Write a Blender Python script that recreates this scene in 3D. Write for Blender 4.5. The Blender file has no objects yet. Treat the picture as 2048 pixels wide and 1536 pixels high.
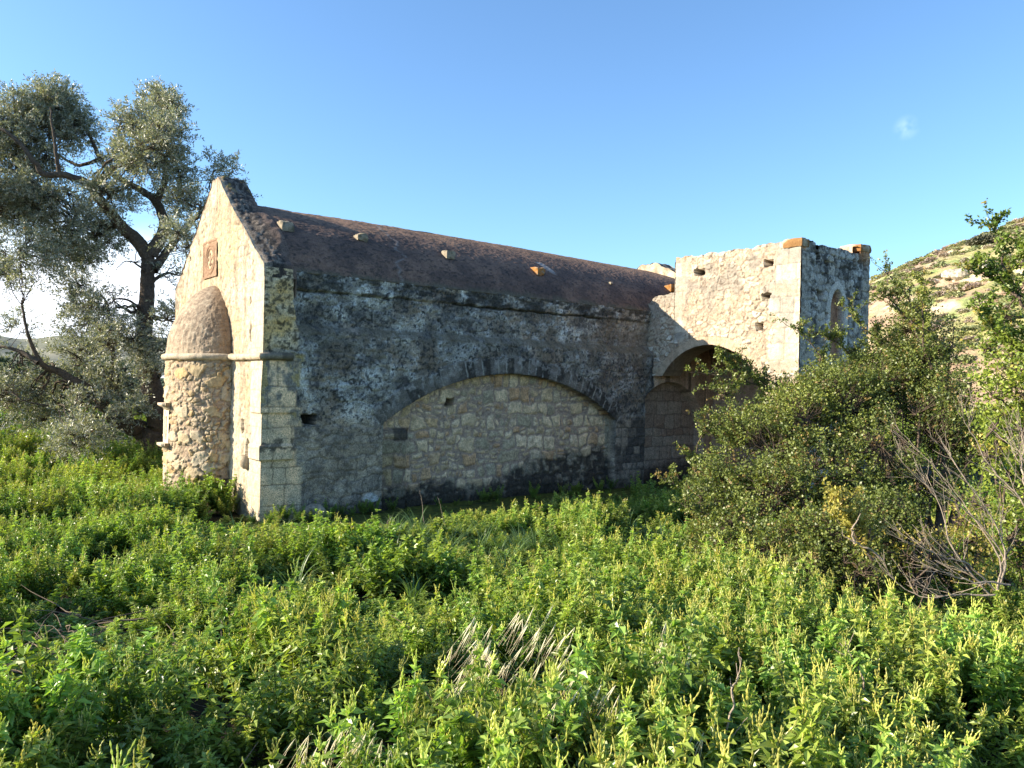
import bpy, math, random
import numpy as np
from mathutils import Matrix, Vector

# ------------------------------------------------------------------ scene, camera, sky, sun
SC = bpy.context.scene
COL = SC.collection
ROLL = 0.021
F_PX = 1550.0
EYE = 2.0
cam_d = bpy.data.cameras.new('camera'); cam = bpy.data.objects.new('camera', cam_d); COL.objects.link(cam)
cam_d.sensor_width = 36.0; cam_d.lens = F_PX / 2048 * 36
cam_d.shift_y = 2 / 2048
cam_d.clip_start = 0.05; cam_d.clip_end = 20000
c_, s_ = math.cos(ROLL), math.sin(ROLL)
cam.matrix_world = Matrix(((c_, -s_, 0, 0), (0, 0, -1, 0), (s_, c_, 0, EYE), (0, 0, 0, 1)))
SC.camera = cam

UD = np.array([1.262, 1.0, 0.0]); UD /= np.linalg.norm(UD)      # along the chapel
VD = np.array([-UD[1], UD[0], 0.0])                              # across the chapel
ZD = np.array([0, 0, 1.0])
ORG = np.array([-3.4986, 10.8556, 0.0])                          # near corner of the chapel
light = UD * 1.0 - VD * 0.66 - ZD * 0.49
light /= np.linalg.norm(light)
to_sun = -light
sun_el = math.asin(to_sun[2]); sun_az = math.atan2(to_sun[0], to_sun[1])

world = bpy.data.worlds.new('World'); SC.world = world; world.use_nodes = True
nt = world.node_tree; nt.nodes.clear()
def N(nt, t, **kw):
    n = nt.nodes.new(t)
    for k, v in kw.items(): setattr(n, k, v)
    return n
def L(nt, a, b): nt.links.new(a, b)
out = N(nt, 'ShaderNodeOutputWorld'); bg = N(nt, 'ShaderNodeBackground')
sky = N(nt, 'ShaderNodeTexSky', sky_type='NISHITA', sun_disc=False)
sky.sun_elevation = sun_el; sky.sun_rotation = sun_az
sky.altitude = 50; sky.air_density = 1.0; sky.dust_density = 0.7; sky.ozone_density = 3.6
tc = N(nt, 'ShaderNodeTexCoord')
sep = N(nt, 'ShaderNodeSeparateXYZ'); L(nt, tc.outputs['Generated'], sep.inputs[0])
noi = N(nt, 'ShaderNodeTexNoise'); noi.inputs['Scale'].default_value = 4.0; noi.inputs['Detail'].default_value = 6
mp = N(nt, 'ShaderNodeMapping'); mp.inputs['Scale'].default_value = (1, 1, 2.6); mp.inputs['Location'].default_value = (0.3, 0.1, 0.0)
L(nt, tc.outputs['Generated'], mp.inputs[0]); L(nt, mp.outputs[0], noi.inputs['Vector'])
def mr(x, a, b, c=0.0, d=1.0, smooth=True):
    m = N(nt, 'ShaderNodeMapRange'); m.interpolation_type = 'SMOOTHSTEP' if smooth else 'LINEAR'
    m.inputs['From Min'].default_value = a; m.inputs['From Max'].default_value = b
    m.inputs['To Min'].default_value = c; m.inputs['To Max'].default_value = d
    L(nt, x, m.inputs['Value']); return m.outputs[0]
def mul(a, b):
    m = N(nt, 'ShaderNodeMath', operation='MULTIPLY'); L(nt, a, m.inputs[0])
    if isinstance(b, float): m.inputs[1].default_value = b
    else: L(nt, b, m.inputs[1])
    return m.outputs[0]
low = mul(mr(sep.outputs['Z'], 0.21, 0.10), mr(sep.outputs['X'], -0.26, -0.46))
cl = mul(low, mr(noi.outputs['Fac'], 0.26, 0.48))
wisp_n = N(nt, 'ShaderNodeTexNoise'); wisp_n.inputs['Scale'].default_value = 60.0
L(nt, tc.outputs['Generated'], wisp_n.inputs['Vector'])
vd = N(nt, 'ShaderNodeVectorMath', operation='DISTANCE'); L(nt, tc.outputs['Generated'], vd.inputs[0])
wv = Vector(((1813 - 1024) / F_PX * c_ - (770 - 255) / F_PX * s_, 1.0, (770 - 255) / F_PX * c_ + (1813 - 1024) / F_PX * s_)).normalized()
vd.inputs[1].default_value = wv
wi = mul(mul(mr(vd.outputs['Value'], 0.016, 0.0), mr(wisp_n.outputs['Fac'], 0.4, 0.65)), 0.35)
tint = N(nt, 'ShaderNodeVectorMath', operation='MULTIPLY'); L(nt, sky.outputs[0], tint.inputs[0]); tint.inputs[1].default_value = (0.76, 0.88, 0.94)
mx = N(nt, 'ShaderNodeMix', data_type='RGBA'); L(nt, cl, mx.inputs[0]); L(nt, tint.outputs[0], mx.inputs[6]); mx.inputs[7].default_value = (5.2, 5.5, 6.0, 1)
mx2 = N(nt, 'ShaderNodeMix', data_type='RGBA'); L(nt, wi, mx2.inputs[0]); L(nt, mx.outputs[2], mx2.inputs[6]); mx2.inputs[7].default_value = (3.2, 4.2, 5.6, 1)
L(nt, mx2.outputs[2], bg.inputs[0]); bg.inputs[1].default_value = 0.125
L(nt, bg.outputs[0], out.inputs[0])

sun_d = bpy.data.lights.new('sun', 'SUN'); sun = bpy.data.objects.new('sun', sun_d); COL.objects.link(sun)
sun_d.energy = 5.0; sun_d.angle = math.radians(0.5); sun_d.color = (1.0, 0.87, 0.68)
sun.rotation_euler = Vector(to_sun).to_track_quat('Z', 'Y').to_euler(); sun.location = (-20, 0, 20)
vs = SC.view_settings; vs.view_transform = 'Standard'; vs.look = 'None'; vs.gamma = 1; vs.exposure = 1.38; vs.use_curve_mapping = False

# ------------------------------------------------------------------ helpers
rng = np.random.default_rng(7)
def at(px, py, Y):
    x = (px - 1024) / F_PX; y = (770 - py) / F_PX
    return np.array([x * c_ - y * s_, 1.0, x * s_ + y * c_]) * Y + np.array([0, 0, EYE])
def tag(o, label=None, cat=None, group=None, kind=None):
    if label: o['label'] = label
    if cat: o['category'] = cat
    if group: o['group'] = group
    if kind: o['kind'] = kind
    return o
def thing(name, loc, label, cat, group=None):
    o = bpy.data.objects.new(name, None); COL.objects.link(o); o.location = loc; o.empty_display_size = 0.3
    return tag(o, label, cat, group)
def mk(name, V, F, mat, parent=None, col=None, smooth=True, loc=None, link=True):
    V = np.asarray(V, dtype=np.float64)
    Fs = F if isinstance(F, list) else [F]
    Fs = [np.asarray(f, dtype=np.int32) for f in Fs if len(f)]
    if parent is not None:
        q = parent
        while q is not None:
            V = V - np.array(q.location); q = q.parent
    if loc is not None: V = V - np.asarray(loc)
    me = bpy.data.meshes.new(name)
    me.vertices.add(len(V)); me.vertices.foreach_set('co', V.astype(np.float32).ravel())
    nl = sum(f.size for f in Fs); nf = sum(len(f) for f in Fs)
    me.loops.add(nl); me.polygons.add(nf)
    me.loops.foreach_set('vertex_index', np.concatenate([f.ravel() for f in Fs]).astype(np.int32))
    tot = np.concatenate([np.full(len(f), f.shape[1]) for f in Fs]); st = np.concatenate([[0], np.cumsum(tot)[:-1]])
    me.polygons.foreach_set('loop_start', st.astype(np.int32))
    me.polygons.foreach_set('use_smooth', np.full(nf, smooth))
    me.update(calc_edges=True); me.validate()
    if col is not None:
        a = me.color_attributes.new('Col', 'FLOAT_COLOR', 'POINT')
        c4 = np.ones((len(V), 4), dtype=np.float32); c4[:, :3] = col
        a.data.foreach_set('color', c4.ravel())
    o = bpy.data.objects.new(name, me)
    if link: COL.objects.link(o)
    if parent is not None: o.parent = parent
    if loc is not None: o.location = loc
    me.materials.append(mat)
    return o
def h2(ix, iy, s):
    n = (ix.astype(np.int64) * 374761393 + iy.astype(np.int64) * 668265263 + s * 1274126177) & 0xffffffff
    n = ((n ^ (n >> 13)) * 1274126177) & 0xffffffff
    n = ((n ^ (n >> 16)) * 2246822519) & 0xffffffff
    n = n ^ (n >> 13)
    return (n & 0xffffff) / float(0x1000000)
def vn(x, y, s=0):
    ix = np.floor(x); iy = np.floor(y); fx = x - ix; fy = y - iy
    fx = fx * fx * (3 - 2 * fx); fy = fy * fy * (3 - 2 * fy)
    a = h2(ix, iy, s); b = h2(ix + 1, iy, s); c = h2(ix, iy + 1, s); d = h2(ix + 1, iy + 1, s)
    return (a * (1 - fx) + b * fx) * (1 - fy) + (c * (1 - fx) + d * fx) * fy
def fbm(x, y, s=0, o=4):
    t = 0; a = 0.5; n = 0
    for i in range(o):
        t = t + a * vn(x, y, s + i * 17); n += a; a *= 0.5; x = x * 2.03 + 5.1; y = y * 2.03 + 1.7
    return t / n
def ss(a, b, x):
    t = np.clip((x - a) / (b - a), 0, 1); return t * t * (3 - 2 * t)
def vor(x, y, s=0, jit=0.9):
    ix = np.floor(x); iy = np.floor(y)
    f1 = np.full(x.shape, 9.0); f2 = np.full(x.shape, 9.0); cid = np.zeros(x.shape)
    for dx in (-1, 0, 1):
        for dy in (-1, 0, 1):
            cx = ix + dx; cy = iy + dy
            px = cx + 0.5 + (h2(cx, cy, s) - 0.5) * jit; py = cy + 0.5 + (h2(cx, cy, s + 91) - 0.5) * jit
            d = np.hypot(px - x, py - y)
            m = d < f1
            f2 = np.where(m, f1, np.minimum(f2, d)); cid = np.where(m, h2(cx, cy, s + 33), cid); f1 = np.where(m, d, f1)
    return f1, f2, cid
def masonry(x, z, hm, wm, s=0, warp=0.3, hj=0.4):
    """coursed stones: distance to the nearest joint (m) and a random number per stone"""
    x = x + (fbm(x / hm * 0.9, z / hm * 0.9, s + 5, 3) - 0.5) * hm * warp * 2
    z = z + (fbm(x / hm * 0.8, z / hm * 0.8, s + 8, 3) - 0.5) * hm * warp * 2
    r = np.random.default_rng(s); hs = hm * (1 + hj * (r.random(400) * 2 - 1)); ed = np.cumsum(hs) - 3.0
    i = np.clip(np.searchsorted(ed, z), 1, 399); dz = np.minimum(z - ed[i - 1], ed[i] - z)
    w = wm * (0.65 + 0.8 * h2(i, i * 0, s + 2)); off = h2(i, i * 0, s + 3) * 7
    q = x / w + off; k = np.floor(q)
    bk = k + 0.5 * (h2(k, i, s + 4) - 0.5); bk1 = k + 1 + 0.5 * (h2(k + 1, i, s + 4) - 0.5)
    lo = q < bk; hi = q >= bk1
    cell = np.where(lo, k - 1, np.where(hi, k + 1, k))
    bl = cell + 0.5 * (h2(cell, i, s + 4) - 0.5); br = cell + 1 + 0.5 * (h2(cell + 1, i, s + 4) - 0.5)
    dx = np.minimum(q - bl, br - q) * w
    # round the stone corners
    d = np.minimum(dx, dz); k2 = 0.03; hh = np.clip(0.5 + 0.5 * (dz - dx) / k2, 0, 1)
    d = dz * (1 - hh) + dx * hh - k2 * hh * (1 - hh)
    return d, h2(cell, i, s + 6), h2(cell, i, s + 7)
def rubble(x, z, sc, an, sd, wp):
    xx = x + (fbm(x * 7, z * 7, sd, 3) - .5) * wp; zz = z + (fbm(x * 7, z * 7, sd + 1, 3) - .5) * wp
    f1, f2, cid = vor(xx / (sc * an), zz / sc, sd + 2, .85); return (f2 - f1) * sc, cid, (cid * 7.31) % 1
def mixc(a, b, t):
    a = np.asarray(a, float); b = np.asarray(b, float)
    return a * (1 - t[..., None]) + b * t[..., None]
def C(*c): return np.array(c, float)
def grid_faces(nx, nz, flip=False):
    i = np.arange(nx - 1)[:, None] * nz + np.arange(nz - 1)[None, :]
    f = np.stack([i, i + nz, i + nz + 1, i + 1], -1).reshape(-1, 4)
    return f[:, ::-1] if flip else f
def sub_mesh(V, F, col):
    u, inv = np.unique(F, return_inverse=True)
    return V[u], inv.reshape(F.shape), (col[u] if col is not None else None)
def loc2w(u, v, z):
    u = np.asarray(u, float)[..., None]; v = np.asarray(v, float)[..., None]; z = np.asarray(z, float)[..., None]
    return ORG + UD * u + VD * v + ZD * z

# ------------------------------------------------------------------ materials
def new_mat(name):
    m = bpy.data.materials.new(name); m.use_nodes = True; m.node_tree.nodes.clear(); return m
def stone_mat(name, fine=55.0, amp=0.5, bump=0.006, rough=0.92, tint=None, gain=1.0, warm=None):
    m = new_mat(name); t = m.node_tree
    o = N(t, 'ShaderNodeOutputMaterial'); p = N(t, 'ShaderNodeBsdfPrincipled'); L(t, p.outputs[0], o.inputs[0])
    p.inputs['Roughness'].default_value = rough; p.inputs['Specular IOR Level'].default_value = 0.2
    at_ = N(t, 'ShaderNodeAttribute', attribute_name='Col'); co = N(t, 'ShaderNodeTexCoord')
    n1 = N(t, 'ShaderNodeTexNoise'); n1.inputs['Scale'].default_value = fine; n1.inputs['Detail'].default_value = 5; n1.inputs['Roughness'].default_value = 0.7
    n2 = N(t, 'ShaderNodeTexNoise'); n2.inputs['Scale'].default_value = fine * 0.23; n2.inputs['Detail'].default_value = 4
    L(t, co.outputs['Object'], n1.inputs['Vector']); L(t, co.outputs['Object'], n2.inputs['Vector'])
    r = N(t, 'ShaderNodeMapRange'); r.inputs['From Min'].default_value = 0.3; r.inputs['From Max'].default_value = 0.7
    r.inputs['To Min'].default_value = 1 - amp; r.inputs['To Max'].default_value = 1 + amp; L(t, n1.outputs['Fac'], r.inputs['Value'])
    r2 = N(t, 'ShaderNodeMapRange'); r2.inputs['From Min'].default_value = 0.3; r2.inputs['From Max'].default_value = 0.7
    r2.inputs['To Min'].default_value = 0.8 * gain; r2.inputs['To Max'].default_value = 1.2 * gain; L(t, n2.outputs['Fac'], r2.inputs['Value'])
    mm = N(t, 'ShaderNodeMath', operation='MULTIPLY'); L(t, r.outputs[0], mm.inputs[0]); L(t, r2.outputs[0], mm.inputs[1])
    vm = N(t, 'ShaderNodeVectorMath', operation='SCALE')
    if tint is not None: vm.inputs[0].default_value = tint
    else: L(t, at_.outputs['Color'], vm.inputs[0])
    L(t, mm.outputs[0], vm.inputs['Scale']); oc = vm.outputs[0]
    if warm is not None:
        w_ = N(t, 'ShaderNodeVectorMath', operation='MULTIPLY'); L(t, oc, w_.inputs[0]); w_.inputs[1].default_value = warm; oc = w_.outputs[0]
    L(t, oc, p.inputs['Base Color'])
    b = N(t, 'ShaderNodeBump'); b.inputs['Distance'].default_value = bump; b.inputs['Strength'].default_value = 1.0
    L(t, n1.outputs['Fac'], b.inputs['Height']); L(t, b.outputs[0], p.inputs['Normal'])
    return m
M_WALL = stone_mat('lichened_masonry', 62, 0.80, 0.010, gain=1.05, warm=(1.06, 1.0, .93))
M_LIT = stone_mat('cream_masonry', 60, 0.30, 0.012, gain=0.80, warm=(1.0, .97, .90))
M_ROOF = stone_mat('roof_mortar', 70, 0.5, 0.010, gain=0.74, warm=(1.0, .97, .92))
M_ROCK = stone_mat('field_stone', 30, 0.35, 0.02, tint=(0.33, 0.28, 0.21))
M_BARK = stone_mat('olive_bark', 25, 0.45, 0.03, tint=(0.105, 0.082, 0.062))
M_TWIG = stone_mat('grey_twig', 60, 0.35, 0.004, tint=(0.30, 0.24, 0.18))
M_DEAD = stone_mat('dead_wood', 60, 0.35, 0.004, tint=(0.30, 0.245, 0.19))
M_TWIGD = stone_mat('dark_twig', 60, 0.35, 0.004, tint=(0.10, 0.075, 0.055))
M_LITTER = stone_mat('dry_litter', 60, .35, .004, tint=(.16, .125, .09))
M_SOIL = stone_mat('soil', 12, 0.5, 0.03)
M_HILL = stone_mat('hillside', 0.9, 0.4, 0.4)
def leaf_mat(name, rough=0.42, trans=0.35, spec=0.5, under=None, hue_amp=0.25, tcol=(1.15, 1.2, 0.45)):
    m = new_mat(name); t = m.node_tree
    o = N(t, 'ShaderNodeOutputMaterial'); p = N(t, 'ShaderNodeBsdfPrincipled'); tr = N(t, 'ShaderNodeBsdfTranslucent'); ms = N(t, 'ShaderNodeMixShader')
    p.inputs['Roughness'].default_value = rough; p.inputs['Specular IOR Level'].default_value = spec
    a = N(t, 'ShaderNodeAttribute', attribute_name='Col'); src = a.outputs['Color']
    if under is not None:
        g = N(t, 'ShaderNodeNewGeometry'); mx = N(t, 'ShaderNodeMix', data_type='RGBA'); L(t, g.outputs['Backfacing'], mx.inputs[0])
        L(t, src, mx.inputs[6]); mx.inputs[7].default_value = (*under, 1); src = mx.outputs[2]
    oi = N(t, 'ShaderNodeObjectInfo'); r = N(t, 'ShaderNodeMapRange'); r.inputs['To Min'].default_value = 1 - hue_amp; r.inputs['To Max'].default_value = 1 + hue_amp
    L(t, oi.outputs['Random'], r.inputs['Value'])
    vm = N(t, 'ShaderNodeVectorMath', operation='SCALE'); L(t, src, vm.inputs[0]); L(t, r.outputs[0], vm.inputs['Scale'])
    if hue_amp > .2:
        hs = N(t, 'ShaderNodeHueSaturation'); hr = N(t, 'ShaderNodeMapRange'); hr.inputs['To Min'].default_value = .470; hr.inputs['To Max'].default_value = .518
        wn = N(t, 'ShaderNodeTexWhiteNoise', noise_dimensions='1D'); L(t, oi.outputs['Random'], wn.inputs['W']); L(t, wn.outputs['Value'], hr.inputs['Value']); L(t, hr.outputs[0], hs.inputs['Hue']); L(t, vm.outputs[0], hs.inputs['Color'])
        class _o: outputs = [hs.outputs[0]]
        vm = _o
    L(t, vm.outputs[0], p.inputs['Base Color'])
    v2 = N(t, 'ShaderNodeVectorMath', operation='MULTIPLY'); L(t, vm.outputs[0], v2.inputs[0]); v2.inputs[1].default_value = tcol
    L(t, v2.outputs[0], tr.inputs['Color'])
    ms.inputs[0].default_value = trans; L(t, p.outputs[0], ms.inputs[1]); L(t, tr.outputs[0], ms.inputs[2]); L(t, ms.outputs[0], o.inputs[0])
    return m
M_OLIVE = leaf_mat('olive_leaf', 0.45, 0.22, 0.5, under=(0.42, 0.42, 0.35), hue_amp=0.0)
M_SHRUB = leaf_mat('shrub_leaf', 0.45, 0.25, 0.45, hue_amp=0.0)
M_WEED = leaf_mat('weed_leaf', 0.36, 0.42, 0.55, hue_amp=0.28)
M_GRASS = leaf_mat('grass_blade', 0.40, 0.35, 0.5, hue_amp=0.2)
M_SCRUB = leaf_mat('scrub', 0.8, 0.1, 0.1, hue_amp=0.3)

# ------------------------------------------------------------------ CHAPEL
CW = 4.45; CC = 2.22; CL = 10.9
chapel = thing('stone_chapel', ORG, 'long weathered stone chapel with rounded apse, steep gable and dark vaulted roof', 'chapel')
ARC_C = (4.485, 2.19 - 4.38); ARC_R = 4.38
def in_arch1(u, z): return (u > 1.92) & (u < 7.05) & ((np.hypot(u - ARC_C[0], z - ARC_C[1]) < ARC_R) | (z < 1.3))
A2 = (8.72, 1.03, 1.10)
def in_arch2(u, z): return (u > 7.93) & (u < A2[0] + A2[2]) & ((np.hypot(u - A2[0], z - A2[1]) < A2[2]) | (z < A2[1]) | ((u < 8.1) & (z < 1.70)))
def hole(h, u, z, cu, cz, w, hgt, dep, s=0):
    wu = (fbm(u * 14, z * 14, 77 + s, 2) - 0.5) * 0.05
    m = (np.abs(u - cu + wu) < w / 2) & (np.abs(z - cz + wu) < hgt / 2)
    return np.where(m, -dep, h), m
def step_w(z): return 0.055 * ss(0.86, 0.875, z) * ss(1.085, 1.07, z) + 0.035 * ss(1.52, 1.535, z) * ss(2.3, 1.8, z)
def step_g(z): return 0.045 * ss(0.86, 0.875, z) * ss(1.085, 1.07, z) + 0.03 * ss(1.52, 1.535, z) * ss(2.3, 1.8, z)
def side_wall():
    res = 0.0135
    us = np.arange(0, 10.42, res); zs = np.arange(-0.15, 3.60, res)
    u, z = np.meshgrid(us, zs, indexing='ij')
    n1 = fbm(u * 1.1, z * 1.1, 1, 5); n2 = fbm(u * 4, z * 4, 2, 5); n3 = fbm(u * 13, z * 13, 3, 4); n4 = fbm(u * 30, z * 30, 4, 3)
    nb = fbm(u * 0.6 + 3, z * 0.9, 21, 4)
    # generic rubble
    d, r1, r2 = masonry(u, z, .17, .27, 11, .55, .5)
    d2, q1, q2 = masonry(u, z, 0.30, 0.48, 12, 0.10, 0.2)         # dressed corner blocks
    h = ss(0.0, 0.03, d) * (0.006 + 0.016 * r1) + (n3 - 0.5) * 0.04 + (n2 - 0.5) * 0.04
    base = mixc(C(0.15, 0.15, 0.14), C(0.30, 0.30, 0.27), np.clip((n2 - 0.32) * 2.8, 0, 1))
    base = mixc(base, C(0.30, 0.24, 0.18), ss(0.45, 0.7, fbm(u * 2.2, z * 2.2, 31, 4)) * 0.5)
    stone = mixc(C(0.20, 0.18, 0.15), C(0.36, 0.32, 0.25), r2)
    base = mixc(base, stone, ss(1.6, 0.7, z + (n1 - 0.5) * 1.6) * 0.7)
    base = base * (0.78 + 0.22 * ss(0.0, 0.022, d))[..., None]
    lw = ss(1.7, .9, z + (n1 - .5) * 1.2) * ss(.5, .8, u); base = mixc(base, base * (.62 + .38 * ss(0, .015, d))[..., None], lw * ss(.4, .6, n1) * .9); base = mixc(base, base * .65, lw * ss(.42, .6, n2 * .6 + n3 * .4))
    # pale lichen crust and black growth
    pale = ss(0.48, 0.58, n3 * 0.3 + n4 * .3 + n2 * 0.4 + 0.10 * (nb - 0.5)) * ss(1.2, 1.9, z + (n1 - .5) * 0.8)
    base = mixc(base, C(0.48, 0.51, 0.52), pale * 0.8)
    base = base * (.72 + .62 * ss(.35, .65, fbm(u * 1.7, z * 2.1, 19, 4)))[..., None]
    black = ss(0.49, 0.60, n3 * 0.35 + n4 * 0.35 + fbm(u * 6, z * 6, 9, 5) * 0.30 + (nb - 0.5) * 0.30)
    base = mixc(base, C(0.065, 0.065, 0.068), black * 0.75 * (0.55 + 0.45 * ss(1.0, 1.7, z)))
    speck = ss(0.60, 0.66, n4) * ss(1.0, 1.6, z)
    base = mixc(base, C(0.03, 0.03, 0.03), speck * 0.75)
    # masonry weathering to brown towards the porch
    base = mixc(base, mixc(C(0.34, 0.27, 0.21), C(0.18, 0.14, 0.11), n3), ss(6.0, 8.0, u + (n1 - 0.5) * 2) * ss(2.4, 2.9, z) * 0.65)
    # ledge, recessed upper wall
    up = ss(2.68, 2.86, z + (n2 - 0.5) * 0.04)
    gab = ss(0.50, 0.42, u + (n2 - 0.5) * 0.12 - 0.10 * ss(3.3, 2.2, z))   # the gable wall's end stays flush
    h = h - up * (1 - gab) * 0.15
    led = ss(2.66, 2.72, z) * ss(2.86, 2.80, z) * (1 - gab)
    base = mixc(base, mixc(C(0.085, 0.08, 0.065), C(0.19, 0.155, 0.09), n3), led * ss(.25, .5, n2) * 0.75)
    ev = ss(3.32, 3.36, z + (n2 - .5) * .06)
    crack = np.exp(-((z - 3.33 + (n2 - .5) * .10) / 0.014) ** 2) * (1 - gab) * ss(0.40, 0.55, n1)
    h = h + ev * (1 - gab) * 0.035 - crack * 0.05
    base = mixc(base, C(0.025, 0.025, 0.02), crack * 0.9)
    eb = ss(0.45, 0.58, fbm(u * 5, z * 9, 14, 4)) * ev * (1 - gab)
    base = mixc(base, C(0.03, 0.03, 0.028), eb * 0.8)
    # corner: flush dressed stone, yellow lichen above, cream quoins below
    yl = mixc(C(0.54, 0.39, 0.18), C(0.50, 0.42, 0.29), ss(0.35, 0.6, n2)); yl = mixc(yl, C(0.06, 0.055, 0.04), ss(0.50, 0.60, n3 * 0.3 + n4 * 0.7) * 0.85)
    base = mixc(base, yl, gab * ss(2.35, 2.5, z))
    qw = ss(0.56, 0.50, u + 0.18 * (q1 - 0.5)) * ss(2.40, 2.34, z)
    quo = mixc(C(0.72, 0.54, 0.35), C(0.50, 0.42, 0.30), ss(0.35, 0.65, n2)) * (0.45 + 0.55 * ss(0.0, 0.014, d2))[..., None]
    quo = mixc(quo, C(0.13, 0.14, 0.14), ss(0.42, 0.56, n2 * .6 + n3 * .4) * ss(1.15, 1.6, z) * 0.85)
    quo = mixc(quo, C(0.05, 0.05, 0.045), ss(0.46, 0.56, n3) * ss(1.05, 1.0, np.abs(z - 1.08) + 0.93) * 0.8)
    quo = mixc(quo, C(0.42, 0.33, 0.13), ss(0.60, 0.66, n2) * ss(1.2, 1.6, z) * 0.7)
    base = mixc(base, quo, qw)
    h = h * (1 - qw) + qw * (ss(0, 0.012, d2) * 0.010 + (n3 - 0.5) * 0.008)
    h = h + ss(0.50, 0.44, u + (n2 - .5) * .1) * step_w(z); h = np.where(u < .02, step_w(z), h)
    # pilaster between the arches: dark squared blocks
    d3, p1, p2 = masonry(u, z, 0.19, 0.30, 17, 0.06, 0.25)
    pil = ss(7.05, 7.12, u) * ss(1.45, 1.30, z + (n2 - .5) * .2)
    pc = mixc(C(0.09, 0.085, 0.08), C(0.28, 0.25, 0.21), ss(0.2, 0.9, p2)) * (0.6 + 0.4 * ss(0, 0.015, d3))[..., None]
    pc = mixc(pc, C(0.30, 0.27, 0.21), ss(0.35, 0.2, z) * 0.6); pc = mixc(pc, C(0.05, 0.05, 0.045), ss(0.5, 0.6, n3) * 0.5)
    base = mixc(base, pc, pil); h = h * (1 - pil * 0.6) + pil * ss(0, 0.02, d3) * 0.012
    # band of dark voussoirs round the arch
    rad = np.hypot(u - ARC_C[0], z - ARC_C[1]); ang = np.arctan2(u - ARC_C[0], z - ARC_C[1])
    vs_ = ang * ARC_R / 0.165; vd_ = np.abs(vs_ - np.round(vs_)) * 0.165
    vk = h2(np.round(vs_ - 0.5), np.zeros_like(vs_), 5)
    ring = (rad > ARC_R) & (rad < ARC_R + 0.30 + 0.05 * (vk - 0.5) + (n2 - .5) * .1) & (z > 1.28) & (u > 1.75) & (u < 7.25)
    dj = np.abs((vs_ - np.floor(vs_)) - 0.0); dj = np.minimum(dj, 1 - dj) * 0.165
    rc = mixc(C(0.035, 0.034, 0.033), C(0.15, 0.145, 0.14), ss(0.3, 1.0, vk)); rc = mixc(rc, C(0.42, 0.42, 0.40), ss(0.020, 0.0, dj + (n4 - .5) * .02) * ss(0.52, 0.62, fbm(u * 9, z * 3, 41, 3)) * .8); rc = mixc(rc, C(.20, .19, .17), ss(.48, .6, n2) * .5)
    rc = mixc(rc, C(0.33, 0.34, 0.34), ss(0.52, 0.6, n3) * 0.6 * ss(ARC_R + .0, ARC_R + .28, rad))
    rf = ring.astype(float) * 0.92
    base = mixc(base, rc, rf); h = np.where(ring, 0.018 + ss(0, 0.02, dj) * 0.012 + (n3 - .5) * .02, h)
    # rendered wall inside the porch
    inn = ss(8.16, 8.22, u)
    st_ = fbm(u * 9, z * 0.7, 51, 4); wc = mixc(C(0.42, 0.31, 0.23), C(0.62, 0.48, 0.36), ss(0.35, 0.65, st_)); wc = mixc(wc, C(0.12, 0.09, 0.07), ss(0.58, 0.7, fbm(u * 12, z * 0.6, 52, 3)) * 0.7)
    wc = mixc(wc, C(0.10, 0.07, 0.05), ss(2.4, 2.9, z) * 0.6)
    base = mixc(base, wc, inn); h = h * (1 - inn * 0.7)
    # holes
    for k, (cu, cz, w, hg) in enumerate([(0.70, 1.44, 0.24, 0.15), (3.0, 3.03, 0.05, 0.05)]):
        h, m = hole(h, u, z, cu, cz, w, hg, 0.30, k); base = np.where(m[..., None], C(0.05, 0.045, 0.04), base)
    # infill of the first arch
    i1 = in_arch1(u, z)
    dA, a1, a2 = masonry(u, z, .21, .27, 23, .40, .35); dB, b1, b2 = masonry(u + 3, z, .125, .17, 27, .45, .45); bg_ = (a2 > .35)
    dm = np.where(bg_, dA, np.minimum(dB, dA + .004)); m1 = np.where(bg_, a1, b1); m2 = np.where(bg_, (a1 * 13.7) % 1, (b1 * 13.7) % 1)
    mo = C(0.32, 0.255, 0.21)
    ic = mixc(C(0.46, 0.40, 0.28), C(0.62, 0.57, 0.46), m1); ic = mixc(ic, C(0.44, 0.31, 0.20), ss(0.72, 0.9, m2) * 0.8); ic = mixc(ic, C(0.27, 0.29, 0.26), ss(0.25, 0.08, m2) * 0.7)
    ic = ic * C(1.12, 1.0, .88); ic = mixc(ic, ic * 0.75, ss(0.45, 0.65, n3))
    ic = mixc(np.broadcast_to(mo, ic.shape) * (0.8 + 0.4 * n3)[..., None], ic, ss(0.010, 0.026, dm + (n3 - .5) * .05))
    ih = -0.17 + ss(0.008, 0.05, dm) * (0.012 + 0.02 * m2) + (n3 - 0.5) * 0.022
    stain = ss(0.10, -0.10, z - (0.30 + 0.50 * ss(3.6, 6.6, u) * ss(7.3, 6.9, u) + 0.16 * ss(2.6, 3.0, u) * ss(3.6, 3.2, u) + (n2 - 0.5) * 0.5 + (n1 - .5) * .3))
    ic = mixc(ic, mixc(C(0.034, 0.033, 0.031), C(0.22, 0.20, 0.16), ss(0.50, 0.66, n3 * .5 + n2 * .5)), stain * 0.92)
    lft = ss(2.45, 2.35, u) * ss(1.30, 1.24, z); ih = ih + lft * 0.13; ic = mixc(ic, ic * C(0.62, 0.64, 0.64), lft)
    dk = ss(0.02, 0, np.abs(z - 1.18) - 0.09) * ss(0.02, 0, np.abs(u - 2.30) - 0.16); ic = mixc(ic, C(0.04, 0.04, 0.04), dk * 0.85)
    jam = ss(6.93, 6.95, u) * ss(.5, .75, z); ic = mixc(ic, C(0.30, 0.27, 0.21), jam)
    ih, m = hole(ih, u, z, 3.26, 1.69, 0.17, 0.14, 0.55, 9); ic = np.where(m[..., None], C(0.04, 0.035, 0.03), ic)
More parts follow.
